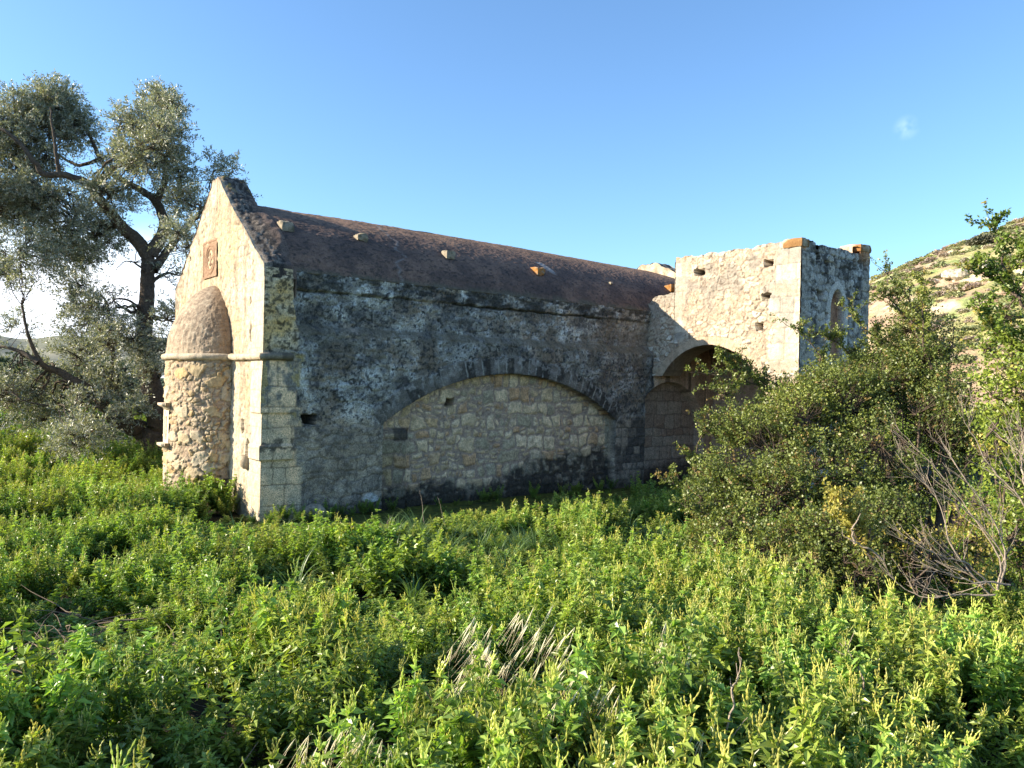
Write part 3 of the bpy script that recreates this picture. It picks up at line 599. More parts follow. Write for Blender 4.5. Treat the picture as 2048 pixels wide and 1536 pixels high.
# ------------------------------------------------------------------ PORCH TOWER
TU0, TU1, TV0, TV1, TZ = 8.16, 10.5, -0.53, -3.28, 4.60
tower = thing('porch_tower', loc2w(9.3, -1.9, 0), 'square pale rubble tower over a round arch, orange lichen on its top corners', 'tower')
TA = (-1.35, 1.55, 1.30)
def t_open(v, z): return (((np.hypot(v - TA[0], z - TA[1]) < TA[2]) | (z < TA[1])) & (v > TA[0] - TA[2]) & (v < TA[0] + TA[2])) | ((v > -.45) & (z < 2.25))
def tower_face():
    res = 0.0135
    vsn = np.arange(TV1, 0.205, res); n = len(vsn)
    def top(v):
        jag = (fbm(v * 9, v * 0, 201, 3) - .5) * 0.09
        t = TZ + jag + 0.05 * ss(-2.95, -3.02, v)
        lowt = 3.90 + jag - 0.16 * ss(-0.25, 0.2, v) ** 2
        return np.where(v < TV0, t, lowt)
    ts = np.linspace(0, 1, 355); v, t = np.meshgrid(vsn, ts, indexing='ij'); z = -0.15 + t * (top(v) + .15)
    n1 = fbm(v * 1.3, z * 1.3, 202, 5); n2 = fbm(v * 4, z * 4, 203, 5); n3 = fbm(v * 14, z * 14, 204, 4); n4 = fbm(v * 33, z * 33, 205, 3)
    d, r1, r2 = rubble(v, z, .11, 1.4, 206, .09)
    dq, q1, q2 = masonry(v, z, 0.29, 0.40, 207, 0.08, 0.15)
    mo = mixc(C(0.54, 0.42, 0.33), C(0.40, 0.30, 0.23), n2); st = mixc(C(0.66, 0.60, 0.50), C(0.52, 0.43, 0.33), r1)
    st = mixc(st, C(0.76, 0.73, 0.66), ss(0.88, 0.95, r2)); cov = ss(0.3, 0.6, fbm(v * 2, z * 2, 208, 4))
    base = mixc(mo, st, ss(0.008, 0.020, d) * (1 - 0.45 * cov)); base = mixc(base, base * 0.6, ss(.57, .66, n4) * .6)
    gr = ss(.46, .62, fbm(v * 3, z * 3, 209, 4)) * ss(2.9, 4.0, z); base = mixc(base, C(0.33, 0.30, 0.27), gr * .8); base = mixc(base, C(.20, .16, .13), ss(.60, .67, n4 * .5 + n3 * .5) * .8)
    h = ss(0, .025, d) * (.006 + .022 * r2) * (1 - .5 * cov) + (n3 - .5) * .03 + (n2 - .5) * .03
    q = np.maximum(ss(-2.72, -2.80, v - .2 * (q1 - .5)), ss(-0.85, -0.78, v - .15 * (q1 - .5)) * ss(-0.50, -0.56, v) * ss(2.9, 3.0, z)) * (z > 2.35)
    qc = mixc(C(0.62, 0.57, 0.48), C(0.42, 0.39, 0.35), ss(.45, .6, q2 * .5 + n2 * .5)); qc = qc * (.7 + .3 * ss(0, .012, dq))[..., None]
    qc = mixc(qc, C(0.55, 0.45, 0.33), ss(.5, .6, n2) * .4)
    base = mixc(base, qc, q); h = h * (1 - .7 * q) + q * ss(0, .012, dq) * .008
    rt = ss(0.62, 0.72, fbm(v * 3, z * 3, 210, 3)); h = h - rt * ss(2.5, 2.1, z) * ss(-2.5, -2.7, v) * .07
    # arch stones
    rad = np.hypot(v - TA[0], z - TA[1]); an = np.arctan2(v - TA[0], z - TA[1]); k = an * TA[2] / .19; dj = np.abs(k - np.round(k)) * .19
    rg = (rad < TA[2] + .17 + .03 * (h2(np.floor(k + .5), k * 0, 3) - .5)) & (z > TA[1] - .1) & (v < 0.05)
    base = np.where(rg[..., None], mixc(C(0.60, 0.50, 0.38), C(0.50, 0.38, 0.28), n2) * (.72 + .28 * ss(0, .012, dj))[..., None], base); h = np.where(rg, .006 + (n3 - .5) * .012, h)
    jn = ss(0.06, 0.0, np.abs(v + 0.05 + (n2 - .5) * .1)) * (z > 2.2) * (z < 3.7); 
    for kk, (cv, cz, w, hg) in enumerate([(-1.13, 4.26, .24, .12), (-2.65, 4.27, .18, .12), (-2.61, 3.68, .17, .13), (-2.49, 3.15, .15, .14)]):
        h, m = hole(h, v, z, cv, cz, w, hg, .34, 20 + kk); base = np.where(m[..., None], C(.05, .035, .028), base)  # hole insides near black: their shade is put into the colour
    ol = .7 * ss(TZ - 0.03, TZ + .02, z + (n3 - .5) * .2 + 0.05 * ss(-3.0, -3.2, v)) * np.maximum(ss(-2.95, -3.05, v + (n2 - .5) * .2), ss(-.85, -.75, v + (n2 - .5) * .2) * ss(-.5, -.56, v))
    ol = np.maximum(ol, ss(-3.02, -3.12, v + (n3 - .5) * .3) * ss(4.50, 4.56, z + (n3 - .5) * .2) * ss(.35, .55, n3))
    base = mixc(base, mixc(C(0.46, 0.22, 0.06), C(0.42, 0.27, 0.14), n3), np.clip(ol, 0, 1) * .9)
    V = loc2w(TU0 - h, v, z).reshape(-1, 3); F = grid_faces(n, 355, True)
    # snap the rim of the opening onto the arch
    vv = v.ravel(); zz = z.ravel(); op = t_open(vv[F].mean(1), zz[F].mean(1)); keep = F[~op]
    v_, f_, c_2 = sub_mesh(V, keep, base.reshape(-1, 3))
    mk('east_face', v_, f_, M_LIT, tower, c_2)
    # intrados, inner room
    a = np.linspace(-np.pi / 2, np.pi / 2, 100)
    pv = np.concatenate([[TA[0] - TA[2]] * 20, TA[0] + TA[2] * np.sin(a), [TA[0] + TA[2]] * 20]); pz = np.concatenate([np.linspace(-.1, TA[1], 20), TA[1] + TA[2] * np.cos(a), np.linspace(TA[1], -.1, 20)])
    seg = np.concatenate([[0], np.cumsum(np.hypot(np.diff(pv), np.diff(pz)))]); uu = np.linspace(TU0 - .012, TU0 + .55, 40)
    S, U = np.meshgrid(seg, uu, indexing='ij'); PV = np.repeat(pv[:, None], 40, 1); PZ = np.repeat(pz[:, None], 40, 1)
    ncut = 20 + int((np.arccos((2.23 - TA[1]) / TA[2]) < a).sum()); sel = slice(0, len(pv) - ncut)      # the right leg of the arch runs into the chapel wall
    nn = fbm(S * 6, U * 6, 211, 4); d, r1, r2 = masonry(U, S, .19, .3, 212, .1)
    c = mixc(C(.48, .37, .27), C(.30, .22, .16), nn) * (.7 + .3 * ss(0, .015, d))[..., None]
    mk('arch_soffit', loc2w(U[sel], PV[sel] + (nn[sel] - .5) * .01, PZ[sel]).reshape(-1, 3), grid_faces(len(pv) - ncut, 40), M_LIT, tower, c[sel].reshape(-1, 3))
tower_face()
def tower_side():
    res = 0.0135; us = np.arange(TU0, TU1 + res, res); ts = np.linspace(0, 1, 350)
    def top(u):
        jag = (fbm(u * 8, u * 0, 221, 3) - .5) * .06
        return TZ + jag + .03 * ss(8.30, 8.24, u) - .10 * ss(8.56, 8.60, u) * ss(8.72, 8.68, u) + .15 * ss(10.14, 10.17, u)
    u, t = np.meshgrid(us, ts, indexing='ij'); z = -.15 + t * (top(u) + .15)
    n1 = fbm(u * 1.2, z * 1.2, 222, 5); n2 = fbm(u * 4, z * 4, 223, 5); n3 = fbm(u * 14, z * 14, 224, 4); n4 = fbm(u * 33, z * 33, 225, 3)
    d, r1, r2 = masonry(u, z, .15, .21, 226, .5, .4); dq, q1, q2 = masonry(u, z, .29, .36, 227, .06, .12)
    base = mixc(C(.24, .24, .23), C(.44, .42, .38), r1); base = mixc(base, C(.46, .48, .48), ss(.5, .62, n3 * .5 + n2 * .5) * .7)
    base = base * (.5 + .5 * ss(0, .02, d))[..., None]
    base = mixc(base, C(.05, .05, .05), ss(.52, .60, fbm(u * 8, z * 8, 228, 4) * .7 + n4 * .3 + .06 * (z - 3.5)) * .85)
    h = ss(0, .03, d) * (.006 + .03 * r2) + (n3 - .5) * .03 + (n2 - .5) * .03
    q = np.maximum(ss(8.50, 8.42, u + .15 * (q1 - .5)), ss(10.2, 10.26, u + .1 * (q1 - .5))); qc = mixc(C(.46, .43, .37), C(.28, .28, .27), n2) * (.55 + .45 * ss(0, .015, dq))[..., None]
    qc = mixc(qc, C(.07, .07, .065), ss(.50, .60, n3) * .7); base = mixc(base, qc, q * .8); h = h * (1 - .6 * q) + q * ss(0, .012, dq) * .008
    # pointed window
    wc, hw = 9.36, .24
    def ogive(w, zt, zs_): 
        x = np.abs(u - wc) / w; return (x < 1) & (z > 2.55) & (z < zs_ + (zt - zs_) * np.sqrt(np.clip(1 - x ** 1.7, 0, 1)))
    fr = ogive(hw + .13, 4.0, 3.42); op = ogive(hw, 3.86, 3.42)
    base = np.where((fr & ~op)[..., None], mixc(C(.42, .42, .40), C(.54, .53, .50), n2), base); h = np.where(fr & ~op, .02 + (n3 - .5) * .01, h)
    h = np.where(op, -.13, h); base = np.where(op[..., None], mixc(C(.28, .15, .10), C(.40, .25, .17), n3), base)
    for kk, (cu, cz, w, hg) in enumerate([(8.68, 4.36, .13, .16), (8.98, 4.28, .12, .13), (9.92, 4.38, .13, .2), (10.33, 4.42, .12, .2), (8.75, 3.70, .18, .17), (8.7, 2.92, .22, .2), (10.02, 3.78, .2, .12), (9.0, 3.35, .09, .1)]):
        h, m = hole(h, u, z, cu, cz, w, hg, .3, 40 + kk); base = np.where(m[..., None], C(.04, .04, .04), base)
    ol = np.maximum(ss(8.32, 8.28, u) * ss(4.42, 4.5, z), ss(10.12, 10.16, u) * ss(4.58, 4.66, z + (n3 - .5) * .2)); ol = np.maximum(ol, .8 * ss(9.9, 10.2, u) * ss(4.35, 4.6, z + (n3 - .5) * .3))
    base = mixc(base, mixc(C(.50, .20, .04), C(.30, .20, .12), n3), np.clip(ol, 0, 1) * .9)
    V = loc2w(u, TV1 - h, z).reshape(-1, 3); F = grid_faces(len(us), 350)
    cu, cz = u.ravel()[F].mean(1), z.ravel()[F].mean(1); x = np.abs(cu - wc) / (hw + .13); ins = (x < 1) & (cz > 2.55) & (cz < 3.42 + .58 * np.sqrt(np.clip(1 - x ** 1.7, 0, 1)))
    for nm, ms in (('south_face', ~ins), ('pointed_window', ins)):
        a, b, c = sub_mesh(V, F[ms], base.reshape(-1, 3)); mk(nm, a, b, M_WALL, tower, c)
    return top
ttop = tower_side()
def plain_wall(name, fn, a0, a1, z0, z1, c0, c1, flip, par, s, res=.03, mat=None, amp=.03):
    aa = np.arange(a0, a1 + res * .5, res); zs = np.arange(z0, z1 + res * .5, res); A_, Z_ = np.meshgrid(aa, zs, indexing='ij')
    d, r1, r2 = masonry(A_, Z_, .13, .19, s, .5); n = fbm(A_ * 9, Z_ * 9, s + 1, 4); h = ss(0, .03, d) * .015 + (n - .5) * amp
    c = mixc(C(*c0), C(*c1), r1 * .6 + n * .4) * (.75 + .25 * ss(0, .02, d))[..., None]
    return mk(name, fn(A_, Z_, h).reshape(-1, 3), grid_faces(len(aa), len(zs), flip), mat or M_LIT, par, c.reshape(-1, 3))
W = .42
CR0, CR1 = (.58, .50, .40), (.48, .38, .29)
# parapet: inner faces, tops, back walls
plain_wall('west_face', lambda a, z, h: loc2w(TU1 + h, a, z), TV1, 0.0, -.15, 4.74, (.3, .3, .28), (.2, .2, .19), False, tower, 231)
plain_wall('inner_west_face', lambda a, z, h: loc2w(TU1 - W - h, a, z), TV1 + .1, TV0, 2.95, 4.76, CR0, CR1, True, tower, 232)
plain_wall('inner_east_face', lambda a, z, h: loc2w(TU0 + W + h, a, z), TV1 + .1, TV0, 2.95, 4.56, CR0, CR1, False, tower, 233)
plain_wall('inner_south_face', lambda a, z, h: loc2w(a, TV1 + W + h, z), TU0 + .1, TU1 - .1, 2.95, 4.56, CR0, CR1, True, tower, 234)
plain_wall('north_face', lambda a, z, h: loc2w(a, TV0 + h, z), TU0, TU1, 2.95, 4.58, (.44, .38, .3), (.34, .28, .22), True, tower, 235)
plain_wall('inner_north_face', lambda a, z, h: loc2w(a, TV0 - W - h, z), TU0 + .1, TU1 - .1, 2.95, 4.56, CR0, CR1, False, tower, 236)
def top_strip(name, u0, u1, v0, v1, zf, c0, c1, s):
    U, V = np.meshgrid(np.arange(u0, u1 + .01, .02), np.arange(v0, v1 + .01, .02), indexing='ij'); n = fbm(U * 10, V * 10, s, 4)
    c = mixc(C(*c0), C(*c1), n); mk(name, loc2w(U, V, zf(U, V) + (n - .5) * .06).reshape(-1, 3), grid_faces(*U.shape), M_LIT, tower, c.reshape(-1, 3))
top_strip('wall_top', TU0 - .01, TU0 + W, TV1, TV0, lambda u, v: TZ - .02 + (fbm(v * 9, v * 0, 201, 3) - .5) * .09 * ss(TU0 + .1, TU0, u) + .05 * ss(-2.95, -3.02, v), (.5, .42, .32), (.3, .22, .14), 241)
top_strip('wall_top', TU1 - W, TU1, TV1, TV0, lambda u, v: TZ + .15 + 0 * u, (.5, .36, .22), (.3, .24, .18), 242)
top_strip('wall_top', TU0 + W, TU1 - W, TV1, TV1 + W, lambda u, v: TZ - .03 + 0 * u, (.3, .27, .22), (.2, .18, .16), 243)
top_strip('wall_top', TU0 + W, TU1 - W, TV0 - W, TV0, lambda u, v: TZ - .05 + 0 * u, (.4, .34, .26), (.25, .2, .16), 244)
top_strip('wall_top', TU0 - .01, TU0 + .5, TV0, .2, lambda u, v: 3.88 + (fbm(v * 9, v * 0, 201, 3) - .5) * .09 - .16 * ss(-.25, .2, v) ** 2 - .3 * np.clip((u - TU0 - .1), 0, 1), (.55, .47, .37), (.4, .33, .25), 245)
plain_wall('floor', lambda a, z, h: loc2w(a, z, 3.0 + h), TU0 + .1, TU1 - .1, TV1 + .1, TV0 - .1, (.3, .25, .2), (.2, .17, .14), False, tower, 246, .08)
V_, F_ = rough_block((10.14, TV1 - .03, 4.66), (10.53, TV1 + .4, 4.80), 10, .006, 5); mk('corner_block', V_, F_, M_LIT, tower, mixc(C(.60, .50, .38), C(.36, .18, .07), ss(.52, .66, fbm(V_[:, 0] * 9, V_[:, 1] * 9 + V_[:, 2] * 9, 247, 3) + .15)))
V_, F_ = rough_block((TU0 - .03, TV1 - .03, 4.50), (TU0 + .22, TV1 + .34, 4.645), 10, .006, 6); mk('corner_block', V_, F_, M_LIT, tower, mixc(C(.55, .45, .33), C(.34, .19, .08), ss(.52, .66, fbm(V_[:, 0] * 9, V_[:, 1] * 9 + V_[:, 2] * 9, 248, 3) + .1)))
# porch room
RB0, RB1 = (.60, .45, .34), (.45, .33, .25)
plain_wall('inner_back_wall', lambda a, z, h: loc2w(TU1 - .35 - h * .5, a, z), TV1 + .3, 0.0, -.15, 2.95, RB0, RB1, True, tower, 251)
plain_wall('inner_pier_wall', lambda a, z, h: loc2w(a, TV1 + .55 + h * .5, z), TU0 + .5, TU1 - .3, -.15, 2.95, RB0, RB1, True, tower, 252)
plain_wall('inner_front_wall', lambda a, z, h: loc2w(TU0 + .55 + h * .3, a, z), TA[0] + TA[2] * .2, 0.02, 2.86, 2.98, RB0, RB1, False, tower, 253)
plain_wall('ceiling', lambda a, z, h: loc2w(a, z, 2.93 - h * .5), TU0 + .2, TU1 - .2, TV1 + .2, 0.02, RB0, RB1, True, tower, 254, .06)
V_, F_ = rough_block((9.75, -1.1, -.05), (10.05, -.7, .18), 8, .02, 9)
ro = mk('loose_block', V_, F_, M_LIT, None, np.tile(C(.5, .44, .36), (len(V_), 1)), loc=loc2w(9.9, -.9, 0)); tag(ro, 'pale loose stone block lying on the floor inside the dark porch arch', 'stone')

# ------------------------------------------------------------------ GROUND
def uv_of(x, y):
    dx = x - ORG[0]; dy = y - ORG[1]; return dx * UD[0] + dy * UD[1], dx * VD[0] + dy * VD[1]
def ground(x, y):
    u, v = uv_of(x, y)
    near = 0.40 * ss(9.0, 3.0, np.hypot(x * .7, y))
    hum = (fbm(x * .35 + 9, y * .35, 301, 3) - .5) * .22 + (fbm(x * 1.4, y * 1.4, 302, 3) - .5) * .12
    fl = np.clip(np.maximum(np.maximum(-v - 1.3, v - CW), np.maximum(-u - 1.2, u - 11)) / 1.5, 0, 1)
    left = .12 * ss(-6, -14, x) * ss(10, 20, y)
    return near + hum * fl + left - 0.0
def axis(lo, hi, st, far, g=1.16):
    a = list(np.arange(lo, hi, st)); s = st
    while a[-1] < far: s *= g; a.append(a[-1] + s)
    s = st; b = [lo]
    while b[-1] > -far: s *= g; b.append(b[-1] - s)
    return np.array(b[:0:-1] + a)
def build_ground():
    xs = axis(-14, 12, .07, 6000); ys = axis(0, 20, .07, 6000)
    x, y = np.meshgrid(xs, ys, indexing='ij'); z = ground(x, y) + (fbm(x * 8, y * 8, 303, 3) - .5) * .05
    n = fbm(x * 2, y * 2, 304, 4); n3 = fbm(x * 12, y * 12, 305, 3)
    c = mixc(C(.012, .010, .007), C(.032, .025, .017), n3)  # dark brown soil, near black to put shade between weeds into the colour
    u, v = uv_of(x, y); mos = ss(-2.8, -2.0, v) * ss(1.0, -.0, v) * ss(-.8, .2, u) * ss(9.5, 8.5, u)
    c = mixc(c, mixc(C(.045, .06, .012), C(.12, .13, .02), n3), mos * ss(.3, .5, n + .15))
    far = ss(25, 60, np.hypot(x, y)); c = mixc(c, mixc(C(.06, .09, .03), C(.12, .13, .06), fbm(x * .05, y * .05, 306, 4)), far)
    o = mk('ground', np.stack([x, y, z], -1).reshape(-1, 3), grid_faces(*x.shape), M_SOIL, None, c.reshape(-1, 3)); tag(o, 'dark soil under the weeds with mossy strip along the wall', 'ground', kind='structure')
build_ground()

# ------------------------------------------------------------------ HILL
def hz(x, y):
    r = np.hypot(x - 262, y - 232); b = 106 * np.clip(1 - r / 230, -0.2, 1) + 3 * (fbm(x * .02, y * .02, 311, 4) - .5) * 2.2 + 2.2 * (fbm(x * .09, y * .09, 312, 4) - .5)
    terr = (b / 7.5); f = terr - np.floor(terr); m = ss(.45, .65, fbm(x * .03, y * .03, 313, 3)); return b + m * (ss(.55, .8, f) - f) * 1.6
def build_hill():
    xs = np.arange(10, 300, .9); ys = np.arange(60, 330, .9); x, y = np.meshgrid(xs, ys, indexing='ij'); z = hz(x, y)
    gx, gy = np.gradient(z, .9, .9); sl = np.hypot(gx, gy)
    n = fbm(x * .06, y * .06, 314, 4); n2 = fbm(x * .25, y * .25, 315, 4); n3 = fbm(x * .8, y * .8, 316, 3)
    c = mixc(C(.17, .18, .075), C(.24, .20, .12), ss(.35, .65, n)); c = mixc(c, C(.20, .14, .11), ss(.5, .65, fbm(x * .1, y * .1, 317, 4)) * .75); c = mixc(c, C(.10, .17, .05), ss(.55, .68, n2) * .7)
    c = c * C(1.85, 1.66, 1.62); c = mixc(c, C(.58, .50, .36), ss(.75, 1.15, sl + (n3 - .5) * .5) * .8); c = mixc(c, C(.55, .49, .37), ss(.66, .74, n3 * .7 + n * .3) * .8)
    o = mk('hill', np.stack([x, y, z], -1).reshape(-1, 3), grid_faces(*x.shape), M_HILL, None, c.reshape(-1, 3)); tag(o, 'scrubby limestone hillside rising to the right behind the tower', 'hill', kind='structure')
build_hill()
def build_range():
    a = np.linspace(math.radians(100), math.radians(150), 260); r = np.linspace(2200, 3600, 50); A_, R_ = np.meshgrid(a, r, indexing='ij')
    x = R_ * np.cos(A_); y = R_ * np.sin(A_); z = -5 + 170 * np.sin((R_ - 2200) / 1400 * np.pi / 2) * (.35 + .9 * fbm(A_ * 7, A_ * 0, 321, 4)) + 60 * (fbm(x * .003, y * .003, 322, 4) - .5)
    o = mk('mountains', np.stack([x, y, z], -1).reshape(-1, 3), grid_faces(*x.shape, flip=True), M_HILL, None, mixc(C(.14, .16, .10), C(.26, .24, .18), fbm(x * .004, y * .004, 323, 4)).reshape(-1, 3)); tag(o, 'distant mountains low on the horizon behind the olive tree', 'mountains', kind='structure')
build_range()

# ------------------------------------------------------------------ plant builders
def norm(a): return a / np.maximum(np.linalg.norm(a, axis=-1, keepdims=True), 1e-9)
def tubes(paths, sides=6):
    """paths: list of (pts (n,3), radii (n,)) -> one mesh"""
    Vs = []; Fs = []; off = 0; ang = np.arange(sides) * 2 * np.pi / sides
    for P, R in paths:
        P = np.asarray(P, float); R = np.asarray(R, float); n = len(P)
        T = norm(np.gradient(P, axis=0)); ref = np.where(np.abs(T[:, 2:3]) < .9, np.array([[0, 0, 1.0]]), np.array([[1.0, 0, 0]]))
        if np.any(np.abs(T[:, 2]) >= .9): ref = np.tile([[0.31, .95, 0.05]], (n, 1))
        A_ = norm(np.cross(T, ref)); B_ = np.cross(T, A_)
        ring = P[:, None] + (A_[:, None] * np.cos(ang)[None, :, None] + B_[:, None] * np.sin(ang)[None, :, None]) * R[:, None, None]
        Vs.append(ring.reshape(-1, 3)); i = np.arange(n - 1)[:, None] * sides; j = np.arange(sides)[None]; j2 = (j + 1) % sides
        Fs.append((np.stack([i + j, i + j2, i + sides + j2, i + sides + j], -1).reshape(-1, 4)) + off); off += n * sides
    return np.concatenate(Vs), np.concatenate(Fs)
def smooth_path(P, n=24):
    P = np.asarray(P, float); m = len(P); t = np.linspace(0, m - 1, n); i = np.clip(t.astype(int), 0, m - 2); f = (t - i)[:, None]
    Pm = np.concatenate([[2 * P[0] - P[1]], P, [2 * P[-1] - P[-2]]])
    p0, p1, p2, p3 = Pm[i], Pm[i + 1], Pm[i + 2], Pm[i + 3]
    return .5 * (2 * p1 + (p2 - p0) * f + (2 * p0 - 5 * p1 + 4 * p2 - p3) * f ** 2 + (-p0 + 3 * p1 - 3 * p2 + p3) * f ** 3)
def leaves4(B, D, Nn, Ln, Wd, fold=.0, droop=0.0):
    """diamond leaves with a raised/creased middle: base, left, tip, right, mid"""
    S = norm(np.cross(D, Nn)); Nn = norm(np.cross(S, D)); L_ = Ln[:, None]; W_ = Wd[:, None]
    b = B; m = B + D * L_ * .45 - Nn * W_ * fold; l = B + D * L_ * .42 + S * W_ * .5; r = B + D * L_ * .42 - S * W_ * .5
    tp = B + D * L_ - ZD * L_ * droop
    V = np.stack([b, l, tp, r, m], 1).reshape(-1, 3); k = np.arange(len(B))[:, None] * 5
    F = np.concatenate([k + np.array([[0, 4, 1]]), k + np.array([[1, 4, 2]]), k + np.array([[0, 3, 4]]), k + np.array([[4, 3, 2]])])
    return V, F
def leaves2(B, D, Nn, Ln, Wd):
    S = norm(np.cross(D, Nn)); L_ = Ln[:, None]; W_ = Wd[:, None]
    V = np.stack([B, B + D * L_ * .5 + S * W_ * .5, B + D * L_, B + D * L_ * .5 - S * W_ * .5], 1).reshape(-1, 3)
    k = np.arange(len(B))[:, None] * 4; return V, k + np.array([[0, 3, 2, 1]])
def rdir(n, r=rng): return norm(r.normal(size=(n, 3)))

# ------------------------------------------------------------------ OLIVE TREE
def olive():
    r = np.random.default_rng(21); Y0 = 17.0
    base = at(308, 905, Y0); base[2] = ground(base[0], base[1])
    tree = thing('olive_tree', base, 'tall old olive tree with dark forked trunk and silvery crown behind the apse', 'tree')
    def pp(L_): return np.array([at(a, b, Y0 + (c if True else 0)) for a, b, c in L_])
    bz = base + np.array([0.1, 0, -.2])
    limbs = []
    def limb(L_, r0, r1, pre=None):
        P = pp(L_)
        if pre is not None: P = np.concatenate([[pre], P])
        P = smooth_path(P, 8 * len(P)); n = len(P); w = np.cumsum(r.normal(size=(n, 3)) * .006, axis=0); P = P + w
        R = r1 + (r0 - r1) * (1 - np.linspace(0, 1, n)) ** 1.5; R = R * (1 + .12 * (fbm(np.arange(n) * .7, np.zeros(n), int(r.integers(99)), 2) - .5)); limbs.append((P, R))
    limb([(312, 880, 0), (318, 850, 0), (306, 800, 0), (292, 727, 0), (289, 672, .1), (294, 594, .1), (296, 550, .1), (299, 508, .1)], .33, .14, bz)
    limb([(300, 878, .1), (282, 856, 0), (262, 846, -.1), (232, 835, -.2), (210, 813, -.3), (190, 793, -.4), (155, 767, -.6), (106, 742, -.8), (77, 727, -1), (60, 696, -1.1), (44, 660, -1.2), (35, 610, -1.2)], .27, .025, bz)
    limb([(77, 727, -1), (40, 705, -1), (0, 694, -1), (-50, 690, -1)], .06, .02)
    limb([(245, 842, -.1), (241, 798, .2), (230, 738, .3), (221, 683, .3), (215, 630, .3), (205, 600, .3)], .10, .02)
    limb([(298, 515, .1), (270, 480, 0), (248, 460, -.1), (215, 425, -.4), (190, 395, -.7), (165, 365, -.9), (120, 350, -1.1), (75, 345, -1.3), (58, 322, -1.4), (30, 285, -1.5), (-5, 255, -1.6), (-70, 240, -1.6)], .16, .03)
    limb([(240, 452, -.1), (200, 452, .3), (150, 452, .5), (110, 460, .6), (60, 440, .6), (0, 420, .6)], .08, .02)
    limb([(300, 510, .1), (318, 480, .2), (330, 455, .3), (328, 430, .4), (312, 398, .4), (280, 375, .5), (235, 350, .6), (205, 315, .6), (186, 270, .5), (165, 245, .4), (140, 200, .3)], .16, .025)
    limb([(314, 400, .4), (330, 355, .5), (322, 300, .4), (316, 240, .3), (330, 195, .2)], .09, .02)
    limb([(306, 540, .1), (330, 505, .4), (360, 470, .7), (400, 420, .9), (430, 380, 1), (460, 345, 1)], .11, .02)
    limb([(303, 565, .1), (325, 548, .3), (352, 552, .6), (380, 560, .8)], .05, .012)
    limb([(205, 316, .6), (160, 330, 1.0), (120, 310, 1.2), (80, 290, 1.2), (60, 230, 1.2)], .05, .015)
    limb([(296, 552, .1), (270, 530, -.3), (250, 525, -.4), (225, 540, -.5)], .03, .008)
    limb([(120, 350, -1.1), (110, 300, -1.2), (100, 250, -1.2), (95, 210, -1.2)], .05, .015)
    limb([(190, 793, -.4), (140, 800, -.9), (90, 810, -1.2), (30, 800, -1.5)], .05, .012)
    LP = np.concatenate([P for P, R in limbs]); LR = np.concatenate([R for P, R in limbs])
    cl = [(30, 240, 55), (105, 215, 55), (90, 290, 60), (30, 330, 60), (150, 255, 42), (35, 420, 60), (100, 390, 60), (150, 430, 50), (60, 510, 50), (25, 545, 28), (195, 470, 45), (130, 500, 45), (175, 520, 30), (-60, 260, 70), (-70, 400, 80), (-60, 520, 60),
          (-150, 330, 80), (-140, 480, 70),
          (320, 215, 42), (275, 255, 42), (340, 270, 36), (300, 315, 48), (352, 335, 40), (245, 320, 30), (215, 390, 36), (255, 410, 24), (360, 400, 42), (425, 350, 36), (452, 335, 22), (470, 385, 20), (400, 430, 38), (365, 475, 34), (345, 550, 30), (352, 630, 32), (335, 690, 26), (120, 200, 30), (340, 215, 28),
          (150, 590, 34), (185, 640, 50), (165, 700, 52), (225, 610, 38), (240, 680, 46), (120, 760, 50), (60, 780, 55), (30, 650, 38), (45, 720, 34), (5, 790, 50), (100, 825, 50), (180, 830, 50), (225, 770, 44), (160, 875, 38), (215, 865, 34), (270, 770, 36), (272, 825, 26), (300, 740, 24), (-60, 700, 60), (-60, 800, 60), (290, 700, 22), (262, 640, 20)]
    TB = []; TD = []; br = []
    for (px, py, rad) in cl:
        dz = r.normal() * .8; Rm = rad * Y0 / F_PX * 1.02; c0 = at(px, py, Y0 + dz)
        n = int(6.2 * (rad ** 2) / 45 * (.78 if py > 560 else 1) * (0.55 if px < -20 else 1) * (0.55 if py > 600 and px < 60 else 1))
        d = rdir(n, r); rr = r.random(n) ** .45; P = c0 + d * (rr * Rm)[:, None] * np.array([1, 1.15, .92]); P = P[r.random(n) < np.clip((fbm(P[:, 0] * 2.2 + 7, P[:, 2] * 2.2 + P[:, 1], 331, 3) - .46) * 9 + .5, .12, 1)]
        k = np.argmin(np.linalg.norm(LP - c0, axis=1)); st = LP[k]
        nb = max(3, int(rad / 7)); hubs = c0 + rdir(nb, r) * (r.random((nb, 1)) * Rm * .75)
        for hb in hubs:
            mid = (st + hb) / 2 + r.normal(size=3) * .12; Pb = smooth_path([st, mid, hb], 10); Pb[1:-1] += r.normal(size=(8, 3)) * .02
            br.append((Pb, np.linspace(min(LR[k] * .45, .035), .008, 10)))
        for p in P:
            h = hubs[np.argmin(np.linalg.norm(hubs - p, axis=1))]; m_ = (h + p) / 2 + r.normal(size=3) * .05
            if r.random() < .6: br.append((np.array([h, m_, p]), np.array([.008, .006, .003])))
            o = norm(p - c0 + r.normal(size=3) * .25 * Rm + np.array([0, 0, .15])); TB.append(p); TD.append(norm(o + r.normal(size=3) * .45 + np.array([0, 0, -.1 if r.random() < .4 else .25])))
    TB = np.array(TB); TD = norm(np.array(TD)); nT = len(TB); K = 26
    tt = np.tile(np.linspace(0.02, 1, K), nT); ln = np.repeat(.22 + .2 * r.random(nT), K)
    D = np.repeat(TD, K, 0); Bp = np.repeat(TB, K, 0) + D * (tt * ln)[:, None]; Bp[:, 2] -= (tt ** 2) * ln * .25
    Bp += r.normal(size=Bp.shape) * .018
    sd = np.cross(D, rdir(len(D), r)); LD = norm(D * .7 + norm(sd) * .8 + r.normal(size=D.shape) * .25)
